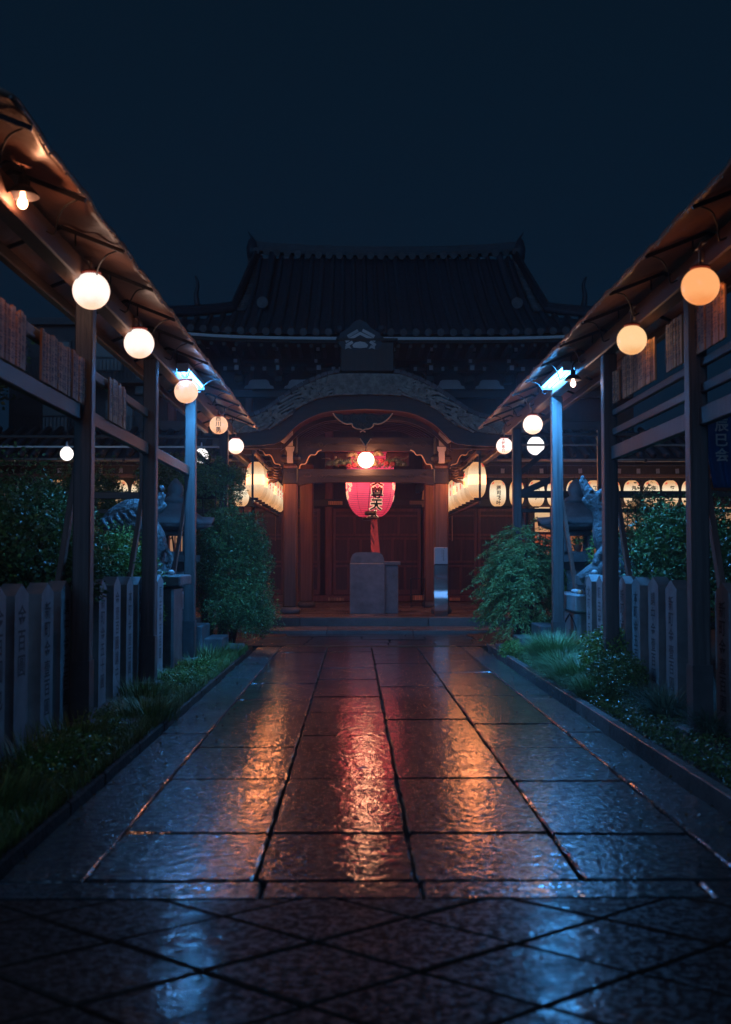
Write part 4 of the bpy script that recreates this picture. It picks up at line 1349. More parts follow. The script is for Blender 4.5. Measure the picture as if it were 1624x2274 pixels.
sg_ = thing('steel_sign', 'slim brushed steel sign stand in front of the right porch column', 'sign', (1.85, 23.2, .24))
xa, xb = at(965, 0, 23.2)[0], at(994.5, 0, 23.2)[0]
g = G()
prof = crv([(23.30, .24), (23.24, .40), (23.22, .60), (23.25, .80), (23.235, 1.0), (23.20, 1.15), (23.17, 1.34)], 5)
back = [(23.36, 1.34), (23.36, .24)]
g.prism([(a, b) for a, b in prof]+back, xa, xb, 'yz'); smooth_by_angle(g.build('steel_body', MAT['steel'], sg_), 30)
g = G(); g.box(((xa+xb)/2, 23.27, 1.53), (xb-xa, .16, .37), (-.05, 0, 0), bev=.008); pnl = g.build('notice_panel', M('pale_notice_panel', (.50, .56, .62), .5, var=.03, bump=0), sg_)
g = G(); g.box(((xa+xb)/2, 23.165, 1.345), (xb-xa+.004, .02, .03)); g.build('panel_ledge', MAT['metal'], sg_)
g = G()
xm = (xa+xb)/2
yf = 23.18
def ft(u, v): return (xm+.045+u, yf+.0-.0, 1.68+v)
column_text(g, '御朱印授与所は左奥', lambda u, v: (xm+.055+u, 23.183+ (-.05)*(1.53-(1.685+v)), 1.685+v), .026, 1.1, bold=.01)
column_text(g, '拝観時間九時五時', lambda u, v: (xm+.02+u, 23.183+(-.05)*(1.53-(1.66+v)), 1.66+v), .018, 1.1)
g.build('notice_text', MAT['ink'], pnl, recalc=False)

wr = thing('wire_rack', 'small dark wire rack standing on the porch floor', 'rack', (1.47, 27.5, .24))
a, b = at(913, 0, 27.5)[0], at(942, 0, 27.5)[0]
g = G()
for y in (27.35, 27.65):
    for x in (a, b): g.tube([(x, y, .24), (x, y, .98)], .009, 6)
    for z in (.30, .42, .56, .97): g.tube([(a, y, z), (b, y, z)], .008, 6)
for x in (a, b):
    for z in (.30, .56, .97): g.tube([(x, 27.35, z), (x, 27.65, z)], .008, 6)
g.build('frame', MAT['metal'], wr)
for k in range(7):
    x = a+(b-a)*(k+.5)/7
    g = G(); g.box((x, 27.5, .49), (.028, .22, .14)); g.build('wood_card', MAT['slat'], wr)

a, b = c4(1127, 585, 30.2), c4(1190, 525, 30.2)
nt_ = thing('paper_notice', 'slanting orange paper notice on a dark board by the right porch column', 'notice', ((a[0]+b[0])/2, 30.2, a[2]))
g = G(); g.box(((a[0]+b[0])/2, 30.2, (a[2]+b[2])/2), (b[0]-a[0], .02, b[2]-a[2]), (0, .12, .3)); g.build('sheet', M('orange_paper', (.62, .30, .14), .7, bump=0), nt_)
g = G(); g.box(((a[0]+b[0])/2+.1, 30.25, (a[2]+b[2])/2-.28), (b[0]-a[0]+.2, .1, .10), (0, 0, 0)); g.build('shelf', MAT['slat'], nt_)

# ------------------------------------------------------------------ paper lanterns
def glow_mat(name, mid, end, s_mid, s_end, half, hoops, hoop_dark=.82):
    m, nt, p = _nt(name)
    N, L = nt.nodes, nt.links
    tc = N.new('ShaderNodeTexCoord'); sp = N.new('ShaderNodeSeparateXYZ'); L.new(tc.outputs['Object'], sp.inputs[0])
    ab = N.new('ShaderNodeMath'); ab.operation = 'ABSOLUTE'; L.new(sp.outputs['Z'], ab.inputs[0])
    mr = N.new('ShaderNodeMapRange'); mr.inputs[1].default_value = 0; mr.inputs[2].default_value = half; mr.interpolation_type = 'SMOOTHSTEP'
    L.new(ab.outputs[0], mr.inputs[0])
    mx = N.new('ShaderNodeMix'); mx.data_type = 'RGBA'; L.new(mr.outputs[0], mx.inputs[0])
    mx.inputs[6].default_value = (*[c*s_mid for c in mid], 1); mx.inputs[7].default_value = (*[c*s_end for c in end], 1)
    ml = N.new('ShaderNodeMath'); ml.operation = 'MULTIPLY'; ml.inputs[1].default_value = hoops*2*PI; L.new(sp.outputs['Z'], ml.inputs[0])
    sn = N.new('ShaderNodeMath'); sn.operation = 'SINE'; L.new(ml.outputs[0], sn.inputs[0])
    m2 = N.new('ShaderNodeMapRange'); m2.inputs[1].default_value = .55; m2.inputs[2].default_value = 1; m2.inputs[3].default_value = 1; m2.inputs[4].default_value = hoop_dark
    L.new(sn.outputs[0], m2.inputs[0])
    nz = N.new('ShaderNodeTexNoise'); nz.inputs['Scale'].default_value = 5; L.new(tc.outputs['Object'], nz.inputs['Vector'])
    m3 = N.new('ShaderNodeMapRange'); m3.inputs[3].default_value = .85; m3.inputs[4].default_value = 1.15; L.new(nz.outputs[0], m3.inputs[0])
    mm = N.new('ShaderNodeMath'); mm.operation = 'MULTIPLY'; L.new(m2.outputs[0], mm.inputs[0]); L.new(m3.outputs[0], mm.inputs[1])
    L.new(mx.outputs[2], p.inputs['Emission Color']); L.new(mm.outputs[0], p.inputs['Emission Strength'])
    p.inputs['Base Color'].default_value = (.03, .025, .02, 1)
    return m
LM_rack = [glow_mat('lit_paper', (1, .80, .52), (1, .46, .18), a_, b_, .36, 38, .72) for a_, b_ in ((1.15, .82), (.92, .62), (1.05, .72))]
LM_row = glow_mat('lit_paper_row', (1, .84, .58), (1, .50, .21), 1.12, .82, .36, 40)
LM_dim = glow_mat('lit_paper_amber', (1, .66, .34), (1, .40, .13), 1.05, .7, .36, 40)
RED_INK = M('red_lettering', (.75, .06, .03), .7, bump=0)
def _em(m, col, s):
    p = m.node_tree.nodes['Principled BSDF']; p.inputs['Emission Color'].default_value = (*col, 1); p.inputs['Emission Strength'].default_value = s
    return m
_em(RED_INK, (.80, .05, .03), .75)
LAN_INK = M('black_lettering', (.03, .025, .02), .7, bump=0)
def lantern(c, R_, H, label, group, mat, texts, rings=True):
    c = Vector(c)
    t = thing('paper_lantern', label, 'paper lantern', c, group=group)
    def rad(z):
        u = min(.999, abs(z)/(H/2))
        return R_*(1-u**3.0*.42-.18*u**10)
    prof = []
    nh = 22
    for i in range(nh*2+1):
        z = -H/2+H*i/(nh*2)
        prof.append((rad(z)*(1.0 if i % 2 == 0 else 1.012), z))
    g = G(); g.lathe(prof, c, 26); g.build('paper_shell', mat, t, True)
    if rings:
        rr = rad(H/2)*.98
        g = G(); g.lathe([(rr, 0), (rr, .045), (rr*.9, .05)], (c.x, c.y, c.z+H/2-.01), 18); g.build('top_ring', MAT['metal'], t)
        g = G(); g.lathe([(rr*.85, -.05), (rr*.9, -.045), (rr*.9, 0)], (c.x, c.y, c.z-H/2+.01), 18)
        g.build('bottom_ring', MAT['metal'], t)
        g = G(); g.tube([(c.x, c.y, c.z+H/2+.03), (c.x, c.y, c.z+H/2+.14)], .008, 5); g.build('hanging_wire', MAT['cable'], t)
    for s, ang, size, z0, m in texts:
        g = G()
        def fn(u, v):
            z = z0+v; r = rad(z)+.007
            a = ang+u/r
            return (c.x+r*math.sin(a), c.y-r*math.cos(a), c.z+z)
        column_text(g, s, fn, size, 1.05, bold=.03, sub=1)
        g.build('lettering', m, t, recalc=False)
    return t
ordw = ['nearest', 'second', 'third', 'fourth', 'fifth', 'sixth', 'seventh', 'eighth', 'ninth', 'tenth', 'eleventh', 'twelfth']
names_ = ['佐藤工業', '本町商店', '西田酒造', '高木屋', '村上商事', '中川建設', '大西呉服', '上田', '吉野家具']
for sgn, gx in ((-1, -2.37), (1, 2.36)):
    side = 'left' if sgn < 0 else 'right'
    for k in range(9):
        y = 23.0+.86*k
        lantern((gx, y, 3.15), .195, .76, '%s tall oval paper lantern on the rack %s of the porch' % (ordw[k], side), 'lanterns on the %s porch rack' % side, LM_rack[k % 3],
                [(names_[k], sgn*1.62, .115, .24, LAN_INK), ('燈' if sgn < 0 else '奉', sgn*.95, .11, .36, RED_INK)] + ([('奉納', -sgn*1.45, .15, .22, RED_INK)] if k else []))
    for k in (0, 1, 4):
        point('lantern_light', (gx, 23.0+.86*k, 3.15), 68, (1, .27, .075), .22, None)
    rk = thing('lantern_rack', 'timber and iron rack carrying the lantern row %s of the porch' % side, 'lantern rack', (gx, 26.5, 2.6))
    g = G(); g.box((gx, 26.5, 3.72), (.09, 7.6, .08), bev=.01); g.build('upper_rail', MAT['beam'], rk)
    g = G(); g.box((gx+sgn*.02, 26.5, 2.66), (.05, 7.6, .05), bev=.006); g.build('lower_rail', MAT['beam'], rk)
    g = G(); g.box((gx+sgn*.03, 22.72, 3.20), (.045, .03, 1.12)); g.build('upright', MAT['metal'], rk)
    g = G(); g.box((gx+sgn*.03, 30.25, 3.20), (.045, .03, 1.12)); g.build('upright', MAT['metal'], rk)
    for k in range(9):
        g = G(); g.box((gx+sgn*.01, 23.0+.86*k, 2.735), (.14, .10, .04)); g.build('socket', MAT['metal'], rk)
    g = G(); g.tube([(gx, 28.9, 2.63), (gx+sgn*.0, 28.9, 1.95)], .012, 5); g.build('hanging_stick', MAT['slat'], rk)
    # hanging row along the facade
    nm = ['原司花叶', '水野', '石川屋', '上西電工', '小山', '飯田園芸', '木下', '海野', '海田', '笹本', '福井', '岡田'] if sgn > 0 else ['町会', '有豊工務店', '池田', '松井', '今村', '安田', '林田', '寺内', '黒田', '福本', '島', '森']
    xs_ = [3.72+.535*i for i in range(11)] if sgn > 0 else [-2.84-.56*i for i in range(11)]
    for k, x in enumerate(xs_):
        s = nm[k]
        sz = .13 if len(s) <= 4 else .118
        dim = (sgn > 0 and k in (1, 6))
        lantern((x, 29.9+.04*(k % 2), 3.29), .225 if not dim else .2, .72, '%s hanging paper lantern counted from the porch in the row on the %s' % (ordw[k].replace('nearest', 'first'), side) if True else '',
                'lanterns in the hanging row on the %s' % side, LM_dim if dim else LM_row,
                [(s, 0, sz, .21 if len(s) <= 4 else .27, LAN_INK), ('奉', -.85, .085, .31, RED_INK), ('燈', .85, .085, .31, RED_INK)])
        g = G(); g.box((x+.1, 29.6, 3.89), (.10, .01, .13), (0, RD.uniform(-.1, .1), 0))
        tag(g.build('paper_tag', MAT['paper']), 'white paper tag above the %s lantern of the %s hanging row' % (ordw[k].replace('nearest', 'first'), side), 'paper tag', 'paper tags over the hanging rows')
    # low side wing behind the row
    wg = thing('side_wing', 'low dark side wing with tiled eave on the %s of the hall' % side, 'building', (sgn*7, 31, 0))
    cx = sgn*7.6
    g = G(); g.box((cx, 30.2, 3.80), (10.6, .10, .10), bev=.01); g.build('lantern_rail', MAT['beam'], wg)
    g = G(); g.box((cx, 29.3, 4.05), (10.8, .10, .08), bev=.01); g.build('eave_beam', MAT['woodx'], wg)
    g = G(); g.tube([(cx-5.3, 29.0, 4.14), (cx+5.3, 29.0, 4.14)], .045, 8); g.build('gutter_pipe', MAT['pipe'], wg, True)
    g = G(); g.add([(cx-5.4, 28.95, 4.18), (cx+5.4, 28.95, 4.18), (cx+5.4, 31.6, 5.2), (cx-5.4, 31.6, 5.2)], [(0, 1, 2, 3)]); g.build('roof_deck', MAT['rooftile'], wg)
    for k in range(30):
        x = cx-5.2+.36*k
        g = G(); g.tube([(x, 28.93, 4.26), (x, 31.6, 5.28)], .09, 8); g.build('tile_row', MAT['rooftile'], wg, True)
    g = G(); g.box((cx+sgn*1.9, 31.45, 2.2), (8.2, .2, 4.2)); g.build('wall', MAT['wall'], wg)
    for x in np.arange(3.0, 12.5, 1.15):
        g = G(); g.box((sgn*x, 29.6, 4.12), (.07, 1.3, .08)); g.build('rafter', MAT['woodx'], wg)
    for x in (4.75, 7.0, 9.3, 11.6):
        g = G(); g.box((sgn*x, 30.5, 2.1), (.16, .16, 3.8), bev=.02); g.build('wing_post', MAT['wood'], wg)
    # lit paper screens seen between the posts
    for k, (xa_, xb_, za_, zb_, colr, st) in enumerate(((4.95, 6.85, 2.62, 2.98, (1, .62, .32), .75), (4.95, 6.85, 2.25, 2.55, (1, .45, .2), .6), (4.95, 5.6, 1.55, 2.18, (1, .20, .07), .42), (5.65, 6.8, 1.55, 2.18, (1, .3, .1), .3), (7.15, 9.2, 2.3, 2.98, (1, .55, .28), .5), (9.4, 11.5, 2.3, 2.98, (1, .55, .28), .4))):
        if sgn < 0 and k < 4: colr, st = (1, .5, .25), .35
        g = G(); g.box((sgn*(xa_+xb_)/2, 31.28, (za_+zb_)/2), (xb_-xa_, .04, zb_-za_), bev=.01)
        w = g.build('lit_screen', emit('lit_screen_paper', colr, st), wg)
        g = G()
        for j in range(5): g.box((sgn*(xa_+(xb_-xa_)*j/4), 31.24, (za_+zb_)/2), (.035, .03, zb_-za_+.06))
        g.box((sgn*(xa_+xb_)/2, 31.24, zb_+.02), (xb_-xa_, .04, .05)); g.box((sgn*(xa_+xb_)/2, 31.24, za_-.02), (xb_-xa_, .04, .05))
        g.build('screen_bar', MAT['door'], w)

# the large red lantern
rl = thing('red_lantern', 'big glowing red paper lantern with bold black characters in the porch', 'paper lantern', (.12, 25.5, 3.27))
C0 = Vector((.12, 25.5, 3.27))
RR, HH = .575, .82
def rrad(z):
    u = min(1, abs(z)/HH)
    return .17+(RR-.17)*(1-u**2.5)**(1/1.9)
prof = []
nh = 38
for i in range(nh*2+1):
    z = -HH+2*HH*i/(nh*2)
    prof.append((rrad(z)*(1 if i % 2 == 0 else 1.012), z))
RM = glow_mat('lit_red_paper', (1, .085, .17), (.95, .04, .09), 1.15, .7, .9, 23.2, .35)
g = G(); g.lathe(prof, C0, 48); g.build('paper_shell', RM, rl, True)
tb = [(HH, 0.0)]; s_ = 0.0
zs_ = np.linspace(HH, -HH, 240)
for i in range(1, 240):
    s_ += math.hypot(zs_[i]-zs_[i-1], rrad(zs_[i])-rrad(zs_[i-1])); tb.append((zs_[i], s_))
ts = [b for a, b in tb]; tz = [a for a, b in tb]
s_of = lambda z: float(np.interp(-z, [-a for a in tz], ts))
def redfn(ang, z0, eps):
    s0 = s_of(z0)
    def fn(u, v):
        z = float(np.interp(s0-v, ts, tz)); r = rrad(z)+eps
        a = ang+u/max(.2, r)
        return (C0.x+r*math.sin(a), C0.y-r*math.cos(a), C0.z+z-eps*.8*(z < -.55))
    return fn
PALE = _em(M('pale_outline', (.8, .6, .4), .6, bump=0), (1, .62, .38), .9)
BLACK = M('bold_black_lettering', (.012, .008, .008), .6, bump=0)
g = G(); column_text(g, '文尊天人', redfn(.27, .17, .010), .29, 1.0, bold=.085, sub=2); g.build('lettering_outline', PALE, rl, recalc=False)
g = G(); column_text(g, '文尊天人', redfn(.27, .17, .018), .29, 1.0, bold=.035, sub=2); g.build('lettering', BLACK, rl, recalc=False)
g = G(); rb_ = random.Random(9)
def disc(g, fn, u0, v0, r):
    n = 8
    g.add([fn(u0, v0)]+[fn(u0+r*math.cos(2*PI*k/n), v0+r*math.sin(2*PI*k/n)) for k in range(n)], [(0, 1+k, 1+(k+1) % n) for k in range(n)])
for ang, spread in ((-1.02, .16), (-1.35, .2), (1.38, .16), (1.65, .2)):
    fn = redfn(ang, .2, .012)
    for k in range(9):
        u0, v0 = rb_.uniform(-spread, spread), -rb_.uniform(.0, .62)
        for q in range(5):
            a = 2*PI*q/5+k
            disc(g, fn, u0+.035*math.cos(a), v0+.035*math.sin(a), .026)
g.build('blossom_print', PALE, rl, recalc=False)
for k in range(8):
    a = 2*PI*k/8+.2
    g = G(); g.tube([(C0.x+(rrad(z)+.004)*math.sin(a), C0.y-(rrad(z)+.004)*math.cos(a), C0.z+z) for z in np.linspace(-.78, .78, 24)], .004, 4); g.build('seam', MAT['cord_dark'], rl, True)
g = G(); g.lathe([(.17, -.07), (.185, -.065), (.185, .02), (.17, .03)], (C0.x, C0.y, C0.z-HH), 22); g.build('bottom_ring', MAT['bronze'], rl, True)
point('lantern_light', C0, 65, (1, .05, .05), .62, rl)

gong = thing('gong', 'dark bronze gong drum hanging in front of the red lantern', 'gong', (.12, 24.85, 2.5))
g = G(); g.lathe([(.10, -.05), (.135, -.045), (.14, .035), (.11, .045)], (.115, 24.85, 2.52), 22); g.build('drum', MAT['bronze'], gong, True)
g = G(); g.lathe([(.07, -.12), (.10, -.115), (.10, -.055), (.06, -.05)], (.14, 24.85, 2.50), 18); g.build('lower_ring', MAT['bronze'], gong, True)
g = G()
for a in (0, 2.1, 4.2): g.tube([(.115+.12*math.cos(a), 24.85+.12*math.sin(a), 2.55), (.115, 24.85, 3.3)], .006, 5)
g.build('hanging_wire', MAT['cable'], gong)
rp = thing('bell_rope', 'thick twisted red and maroon bell rope hanging behind the offering box', 'rope', (.17, 25.0, 1.3))
for k in range(3):
    g = G(); pts = []
    for j in range(70):
        z = 2.40-1.15*j/69
        a = j*.30+2*PI*k/3
        pts.append((.165+.022*math.cos(a), 25.0+.022*math.sin(a), z))
    g.tube(pts, .026, 7); g.build('rope_strand', MAT['cord_red'] if k != 1 else MAT['cord_dark'], rp, True)
for k in range(5):
    g = G()
    x = .222+.018*k
    g.tube(crv([(x-.03, 25.0, 2.40), (x-.01, 24.98, 2.0), (x+.01*(k-1), 24.97, 1.6), (x+.014*k, 24.98, 1.28)], 6), [.012]*10+[.014]*9, 5); g.build('cloth_cord', MAT['cord_red'], rp, True)

# ------------------------------------------------------------------ stone lanterns and dragons
def stone_lantern(c, label):
    x, y, z = c
    t = thing('stone_lantern', label, 'stone lantern', (x, y, 0))
    m = MAT['dark_stone']
    def sq(g, r, z0, z1, r2=None):
        r2 = r if r2 is None else r2
        g.add([(x-r, y-r, z0), (x+r, y-r, z0), (x+r, y+r, z0), (x-r, y+r, z0), (x-r2, y-r2, z1), (x+r2, y-r2, z1), (x+r2, y+r2, z1), (x-r2, y+r2, z1)],
              [(0, 3, 2, 1), (4, 5, 6, 7), (0, 1, 5, 4), (1, 2, 6, 5), (2, 3, 7, 6), (3, 0, 4, 7)])
    g = G(); sq(g, .34, 0, .25, .30); g.build('plinth', m, t)
    g = G(); g.lathe([(.17, .25), (.15, .45), (.14, .8), (.15, 1.15), (.19, 1.32)], (x, y, 0), 14); g.build('shaft', m, t, True)
    g = G(); sq(g, .20, 1.30, 1.42, .33); sq(g, .34, 1.42, 1.52, .34); g.build('platform_stone', m, t)
    g = G()
    for sx in (-1, 1):
        for sy in (-1, 1): g.box((x+sx*.19, y+sy*.19, 1.70), (.09, .09, .36), bev=.01)
    for zc in (1.545, 1.86): g.box((x, y, zc), (.47, .47, .07), bev=.01)
    g.build('light_chamber', m, t)
    g = G()
    prof = [(.60, 1.98), (.61, 2.04), (.42, 2.12), (.28, 2.22), (.17, 2.34)]
    n = 6
    for i, (r, zc) in enumerate(prof):
        for k in range(24):
            a = 2*PI*k/24
            lift = .07*max(0, math.cos(n*a/1.0))**2*(1 if i < 2 else 0)
            rr_ = r*(1-.06*(1-abs(math.cos(3*a))))
            g.v.append((x+rr_*math.cos(a), y+rr_*math.sin(a), zc+lift))
    for i in range(len(prof)-1):
        for k in range(24):
            a0 = i*24+k; a1 = i*24+(k+1) % 24; g.f.append((a0, a1, a1+24, a0+24))
    g.f.append(tuple(range(24))[::-1]); g.f.append(tuple(range(4*24, 5*24)))
    g.lathe([(.15, 1.89), (.45, 1.93), (.58, 1.985)], (x, y, 0), 24)
    g.build('roof_stone', m, t, True)
    g = G(); g.lathe([(.13, 2.34), (.18, 2.38), (.17, 2.43), (.10, 2.47), (.12, 2.52), (.13, 2.58), (.09, 2.66), (.02, 2.74)], (x, y, -.02), 14); g.build('finial', m, t, True)
    return t
stone_lantern((3.22, 16.9, 0), 'tall stone lantern with wide cap behind the right end pillar')
stone_lantern((-3.05, 16.9, 0), 'tall stone lantern with wide cap behind the left end pillar')
# little potted plant in the right lantern
pp_ = thing('potted_plant', 'small potted plant set inside the right stone lantern', 'potted plant', (3.2, 16.75, 1.58))
g = G(); g.lathe([(.05, 0), (.075, .09), (.08, .10)], (3.2, 16.7, 1.585), 14); g.build('pot', MAT['terracotta'], pp_, True)

def dragon(c, flip, label, seed):
    """weathered stone dragon: coiled body on a rock, neck rising, open jaws"""
    x, y, z = c
    f = flip
    t = thing('stone_dragon', label, 'statue', (x, y, 0))
    g = G()
    def T(pts, r): g.tube(crv([(x+f*a, y+b, z+c_*(1 if seed == 1 else .92)) for a, b, c_ in pts], 6), list(np.interp(np.linspace(0, 1, (len(pts)-1)*6+1), np.linspace(0, 1, len(r)), r)), 12)
    if seed == 1:      # upright neck, head thrown back
        T([(.30, .1, -.05), (.22, .05, .20), (.06, 0, .42), (.02, 0, .66), (-.02, 0, .82), (-.10, 0, .96)], [.24, .20, .15, .11, .10, .095])
        T([(-.06, 0, .92), (-.13, 0, 1.02), (-.19, 0, 1.13), (-.23, 0, 1.22)], [.10, .085, .06, .045])      # upper jaw
        T([(-.08, 0, .86), (-.16, 0, .90), (-.22, 0, .97)], [.07, .05, .028])                                 # lower jaw
        T([(-.02, -.02, 1.0), (.06, -.03, 1.08), (.13, -.03, 1.10)], [.06, .035, .012])
        g.ball((x+f*-.12, y-.085, z+1.07), .026, 8, 6)
        g.ball((x+f*-.225, y-.02, z+1.235), .035, 8, 6)
        T([(.35, 0, -.05), (.1, -.12, .02), (-.1, -.1, -.02), (-.28, -.05, -.10)], [.22, .17, .13, .07])
        T([(.1, -.1, .3), (-.04, -.16, .22), (-.1, -.18, .08)], [.08, .06, .05])
    else:              # low crouching one, mane along the back, snout up
        T([(-.78, 0, .66), (-.58, 0, .82), (-.36, 0, .92), (-.14, 0, .94), (.02, 0, .98)], [.06, .12, .15, .14, .11])
        T([(-.62, .02, .62), (-.36, .02, .70), (-.12, 0, .66), (.02, 0, .45), (-.05, 0, .2), (-.25, 0, .05)], [.12, .18, .19, .18, .22, .24])
        T([(.0, 0, .98), (.09, 0, 1.08), (.15, 0, 1.18)], [.10, .08, .055])
        T([(.04, 0, .92), (.14, 0, .95), (.20, 0, 1.02)], [.07, .05, .03])
        g.ball((x+f*.14, y-.03, z+1.14), .045, 8, 6); g.ball((x+f*-.18, y-.13, z+.80), .045, 8, 6)
        for k in range(7):
            T([(-.74+.1*k, -.08, .80+.03*k), (-.68+.1*k, -.15, .72+.035*k), (-.60+.1*k, -.17, .62+.045*k)], [.02, .03, .012])
        T([(-.5, 0, .0), (-.2, -.14, .08), (.1, -.12, .04), (.28, -.05, -.06)], [.16, .17, .15, .06])
        T([(.24, -.1, .35), (.31, -.14, .2), (.26, -.16, .02)], [.035, .03, .03])
    o = g.build('dragon_body', MAT['carved_rock'], t, True)
    md = o.modifiers.new('merge', 'REMESH'); md.mode = 'VOXEL'; md.voxel_size = .016; md.use_smooth_shade = True
    return t
MAT['carved_rock'] = M('carved_rock', (.10, .108, .115), .55, var=.35, vs=7, bump=1.0, bs=22, bd=.04)
dragon((3.0, 14.3, 1.30), 1, 'upright stone dragon with open jaws rising behind the right fence', 1)
dragon((-2.98, 14.6, 1.27), .9, 'crouching stone dragon with wavy mane behind the left fence', 2)
for s, x, y, nm in ((1, 3.24, 14.3, 'right'), (-1, -2.95, 14.3, 'left')):
    pd = thing('pedestal', 'square carved stone pedestal under the %s dragon' % nm, 'pedestal', (x, y, 0))
    g = G(); g.box((x, y, .55), (.75, .75, 1.1), bev=.03); g.build('pedestal_block', MAT['dark_stone'], pd)
    g = G(); g.box((x, y, 1.18), (.95, .95, .14), bev=.02); g.build('pedestal_top', MAT['dark_stone'], pd)
    for k in range(6):
        g = G(); xx = x-.40+.15*k
        g.ball((xx, y-.40, 1.25+.036), .042, 10, 7, (1, 1, .85))
        tag(g.build('offering_stone', MAT['ballo'] if (k == 4 and s > 0) else MAT['ball'], None, True),
            ('orange' if (k == 4 and s > 0) else 'white') + ' round stone, %s from the left on the %s pedestal edge' % (ordw[k].replace('nearest', 'first'), nm), 'stone', 'round stones on the pedestals')

# hanging blue curtain at the right edge
cu = thing('blue_curtain', 'dark blue cloth banner with white lettering hanging at the right edge', 'curtain', (3.2, 10.0, 2.8))
a, b = at(1571, 915, 10.0), at(1690, 1082, 10.0)
def cf(u, v):
    z = a[2]+(b[2]-a[2])*v
    x = a[0]+.03*v+.05*v*v+(b[0]-a[0])*u
    return (x, 10.0+.03*math.sin(u*26)*(.3+v), z)
g = G(); g.grid(cf, 60, 12); o = g.build('cloth', MAT['cloth'], cu, True); md = o.modifiers.new('t', 'SOLIDIFY'); md.thickness = .004
g = G(); g.tube([(a[0]-.1, 10.0, a[2]+.06), (b[0]+.2, 10.0, a[2]+.06)], .015, 6); g.build('rod', MAT['wood'], cu)
for k in range(4):
    g = G(); g.box((a[0]+.02+.13*k, 10.0, a[2]+.03), (.03, .012, .09)); g.build('loop', MAT['paper'], cu)
g = G()
column_text(g, '辰巳会', lambda u, v: (a[0]+.145+u, 9.955, a[2]-.05+v), .13, bold=.02)
column_text(g, '奉納', lambda u, v: (a[0]+.36+u, 9.955, a[2]-.05+v), .13, bold=.02)
g.build('lettering', MAT['white'], cu, recalc=False)

# dim house and trees far behind on the left
hs = thing('town_house', 'dim grey modern house with balconies beyond the left canopy', 'house', (-11, 42, 0))
g = G(); g.box((-10.2, 44, 5.2), (6.4, 6, 10.4)); g.build('wall', MAT['house'], hs)
g = G(); g.box((-10.2, 44, 10.5), (6.9, 6.5, .25)); g.build('roof', MAT['house'], hs)
GL = emit('dim_window', (.10, .25, .5), .03)
for x, z in ((-11.6, 9.2), (-9.6, 9.2), (-11.6, 6.9), (-9.2, 6.9), (-8.1, 8.3), (-8.1, 5.2)):
    g = G(); g.box((x, 40.97, z), (1.1, .08, 1.2), bev=.01); w = g.build('window', MAT['dark_stone'], hs)
    g = G(); g.box((x, 40.92, z), (.96, .03, 1.06)); g.build('pane', GL, w)
for z in (8.1, 5.9):
    g = G(); g.box((-9.9, 40.5, z), (5.6, .9, .12)); b_ = g.build('balcony', MAT['house'], hs)
    g = G()
    for x in np.arange(-12.6, -7.1, .14): g.box((x, 40.1, z+.45), (.03, .03, .8))
    g.box((-9.9, 40.1, z+.88), (5.6, .06, .06)); g.build('railing', MAT['house'], b_, kind='stuff')
# ------------------------------------------------------------------ vegetation
def mesh_np(name, V, Fq, mat, parent, kind='stuff'):
    me = bpy.data.meshes.new(name)
    k = Fq.shape[1]
    me.vertices.add(len(V)); me.vertices.foreach_set('co', (V-np.array(origin(parent) if parent else (0, 0, 0))).astype(np.float32).ravel())
    me.loops.add(Fq.size); me.loops.foreach_set('vertex_index', Fq.astype(np.int32).ravel())
    me.polygons.add(len(Fq)); me.polygons.foreach_set('loop_start', np.arange(0, Fq.size, k, dtype=np.int32))
    me.polygons.foreach_set('loop_total', np.full(len(Fq), k, dtype=np.int32))
    me.update(calc_edges=True)
    me.materials.append(mat)
    o = link(bpy.data.objects.new(name, me)); o.parent = parent
    if kind: o['kind'] = kind
    return o

def leaves(parent, mat, P, ln, wd, droop=.3, seed=0, name='foliage', out=None):
    """one folded four-point leaf at each point of P"""
    r = np.random.RandomState(seed)
    n = len(P)
    d = r.normal(size=(n, 3)); d[:, 2] = d[:, 2]*.6-droop
    if out is not None:
        d += out*1.1
    d /= np.linalg.norm(d, axis=1)[:, None]+1e-9
    q = r.normal(size=(n, 3)); s = np.cross(d, q); s /= np.linalg.norm(s, axis=1)[:, None]+1e-9
    nrm = np.cross(s, d)
    L_ = ln*r.uniform(.65, 1.3, n)[:, None]; W_ = wd*r.uniform(.7, 1.25, n)[:, None]
    V = np.empty((n, 4, 3))
    V[:, 0] = P; V[:, 1] = P+d*L_*.45+s*W_*.5+nrm*W_*.14; V[:, 2] = P+d*L_; V[:, 3] = P+d*L_*.45-s*W_*.5+nrm*W_*.14
    V = V.reshape(-1, 3)
    b = np.arange(n)*4
    Fq = np.concatenate([np.stack([b, b+1, b+2], 1), np.stack([b, b+2, b+3], 1)])
    return mesh_np(name, V, Fq, mat, parent)

def lumps(c, rad, nl, lr, n, seed, shell=.8, flat_bottom=True):
    """points in a lumpy crown: nl clumps over an ellipsoid, leaves near each clump's skin"""
    r = np.random.RandomState(seed)
    u = r.normal(size=(nl, 3)); u /= np.linalg.norm(u, axis=1)[:, None]
    if flat_bottom: u[:, 2] = np.where(u[:, 2] < -.55, -u[:, 2]*.5, u[:, 2])
    rr = r.uniform(.45, 1.0, nl)**.6*shell
    C_ = np.array(c)+u*rr[:, None]*np.array(rad)
    s = r.uniform(.35, 1.55, nl)*lr
    k = r.randint(0, nl, n)
    w = r.normal(size=(n, 3)); w /= np.linalg.norm(w, axis=1)[:, None]
    off = w*(r.uniform(.25, 1.0, n)**.5)[:, None]*s[k][:, None]
    P = C_[k]+off
    ok = P[:, 2] > 0.03
    return P[ok], (w*.6+u[k]*.4)[ok]

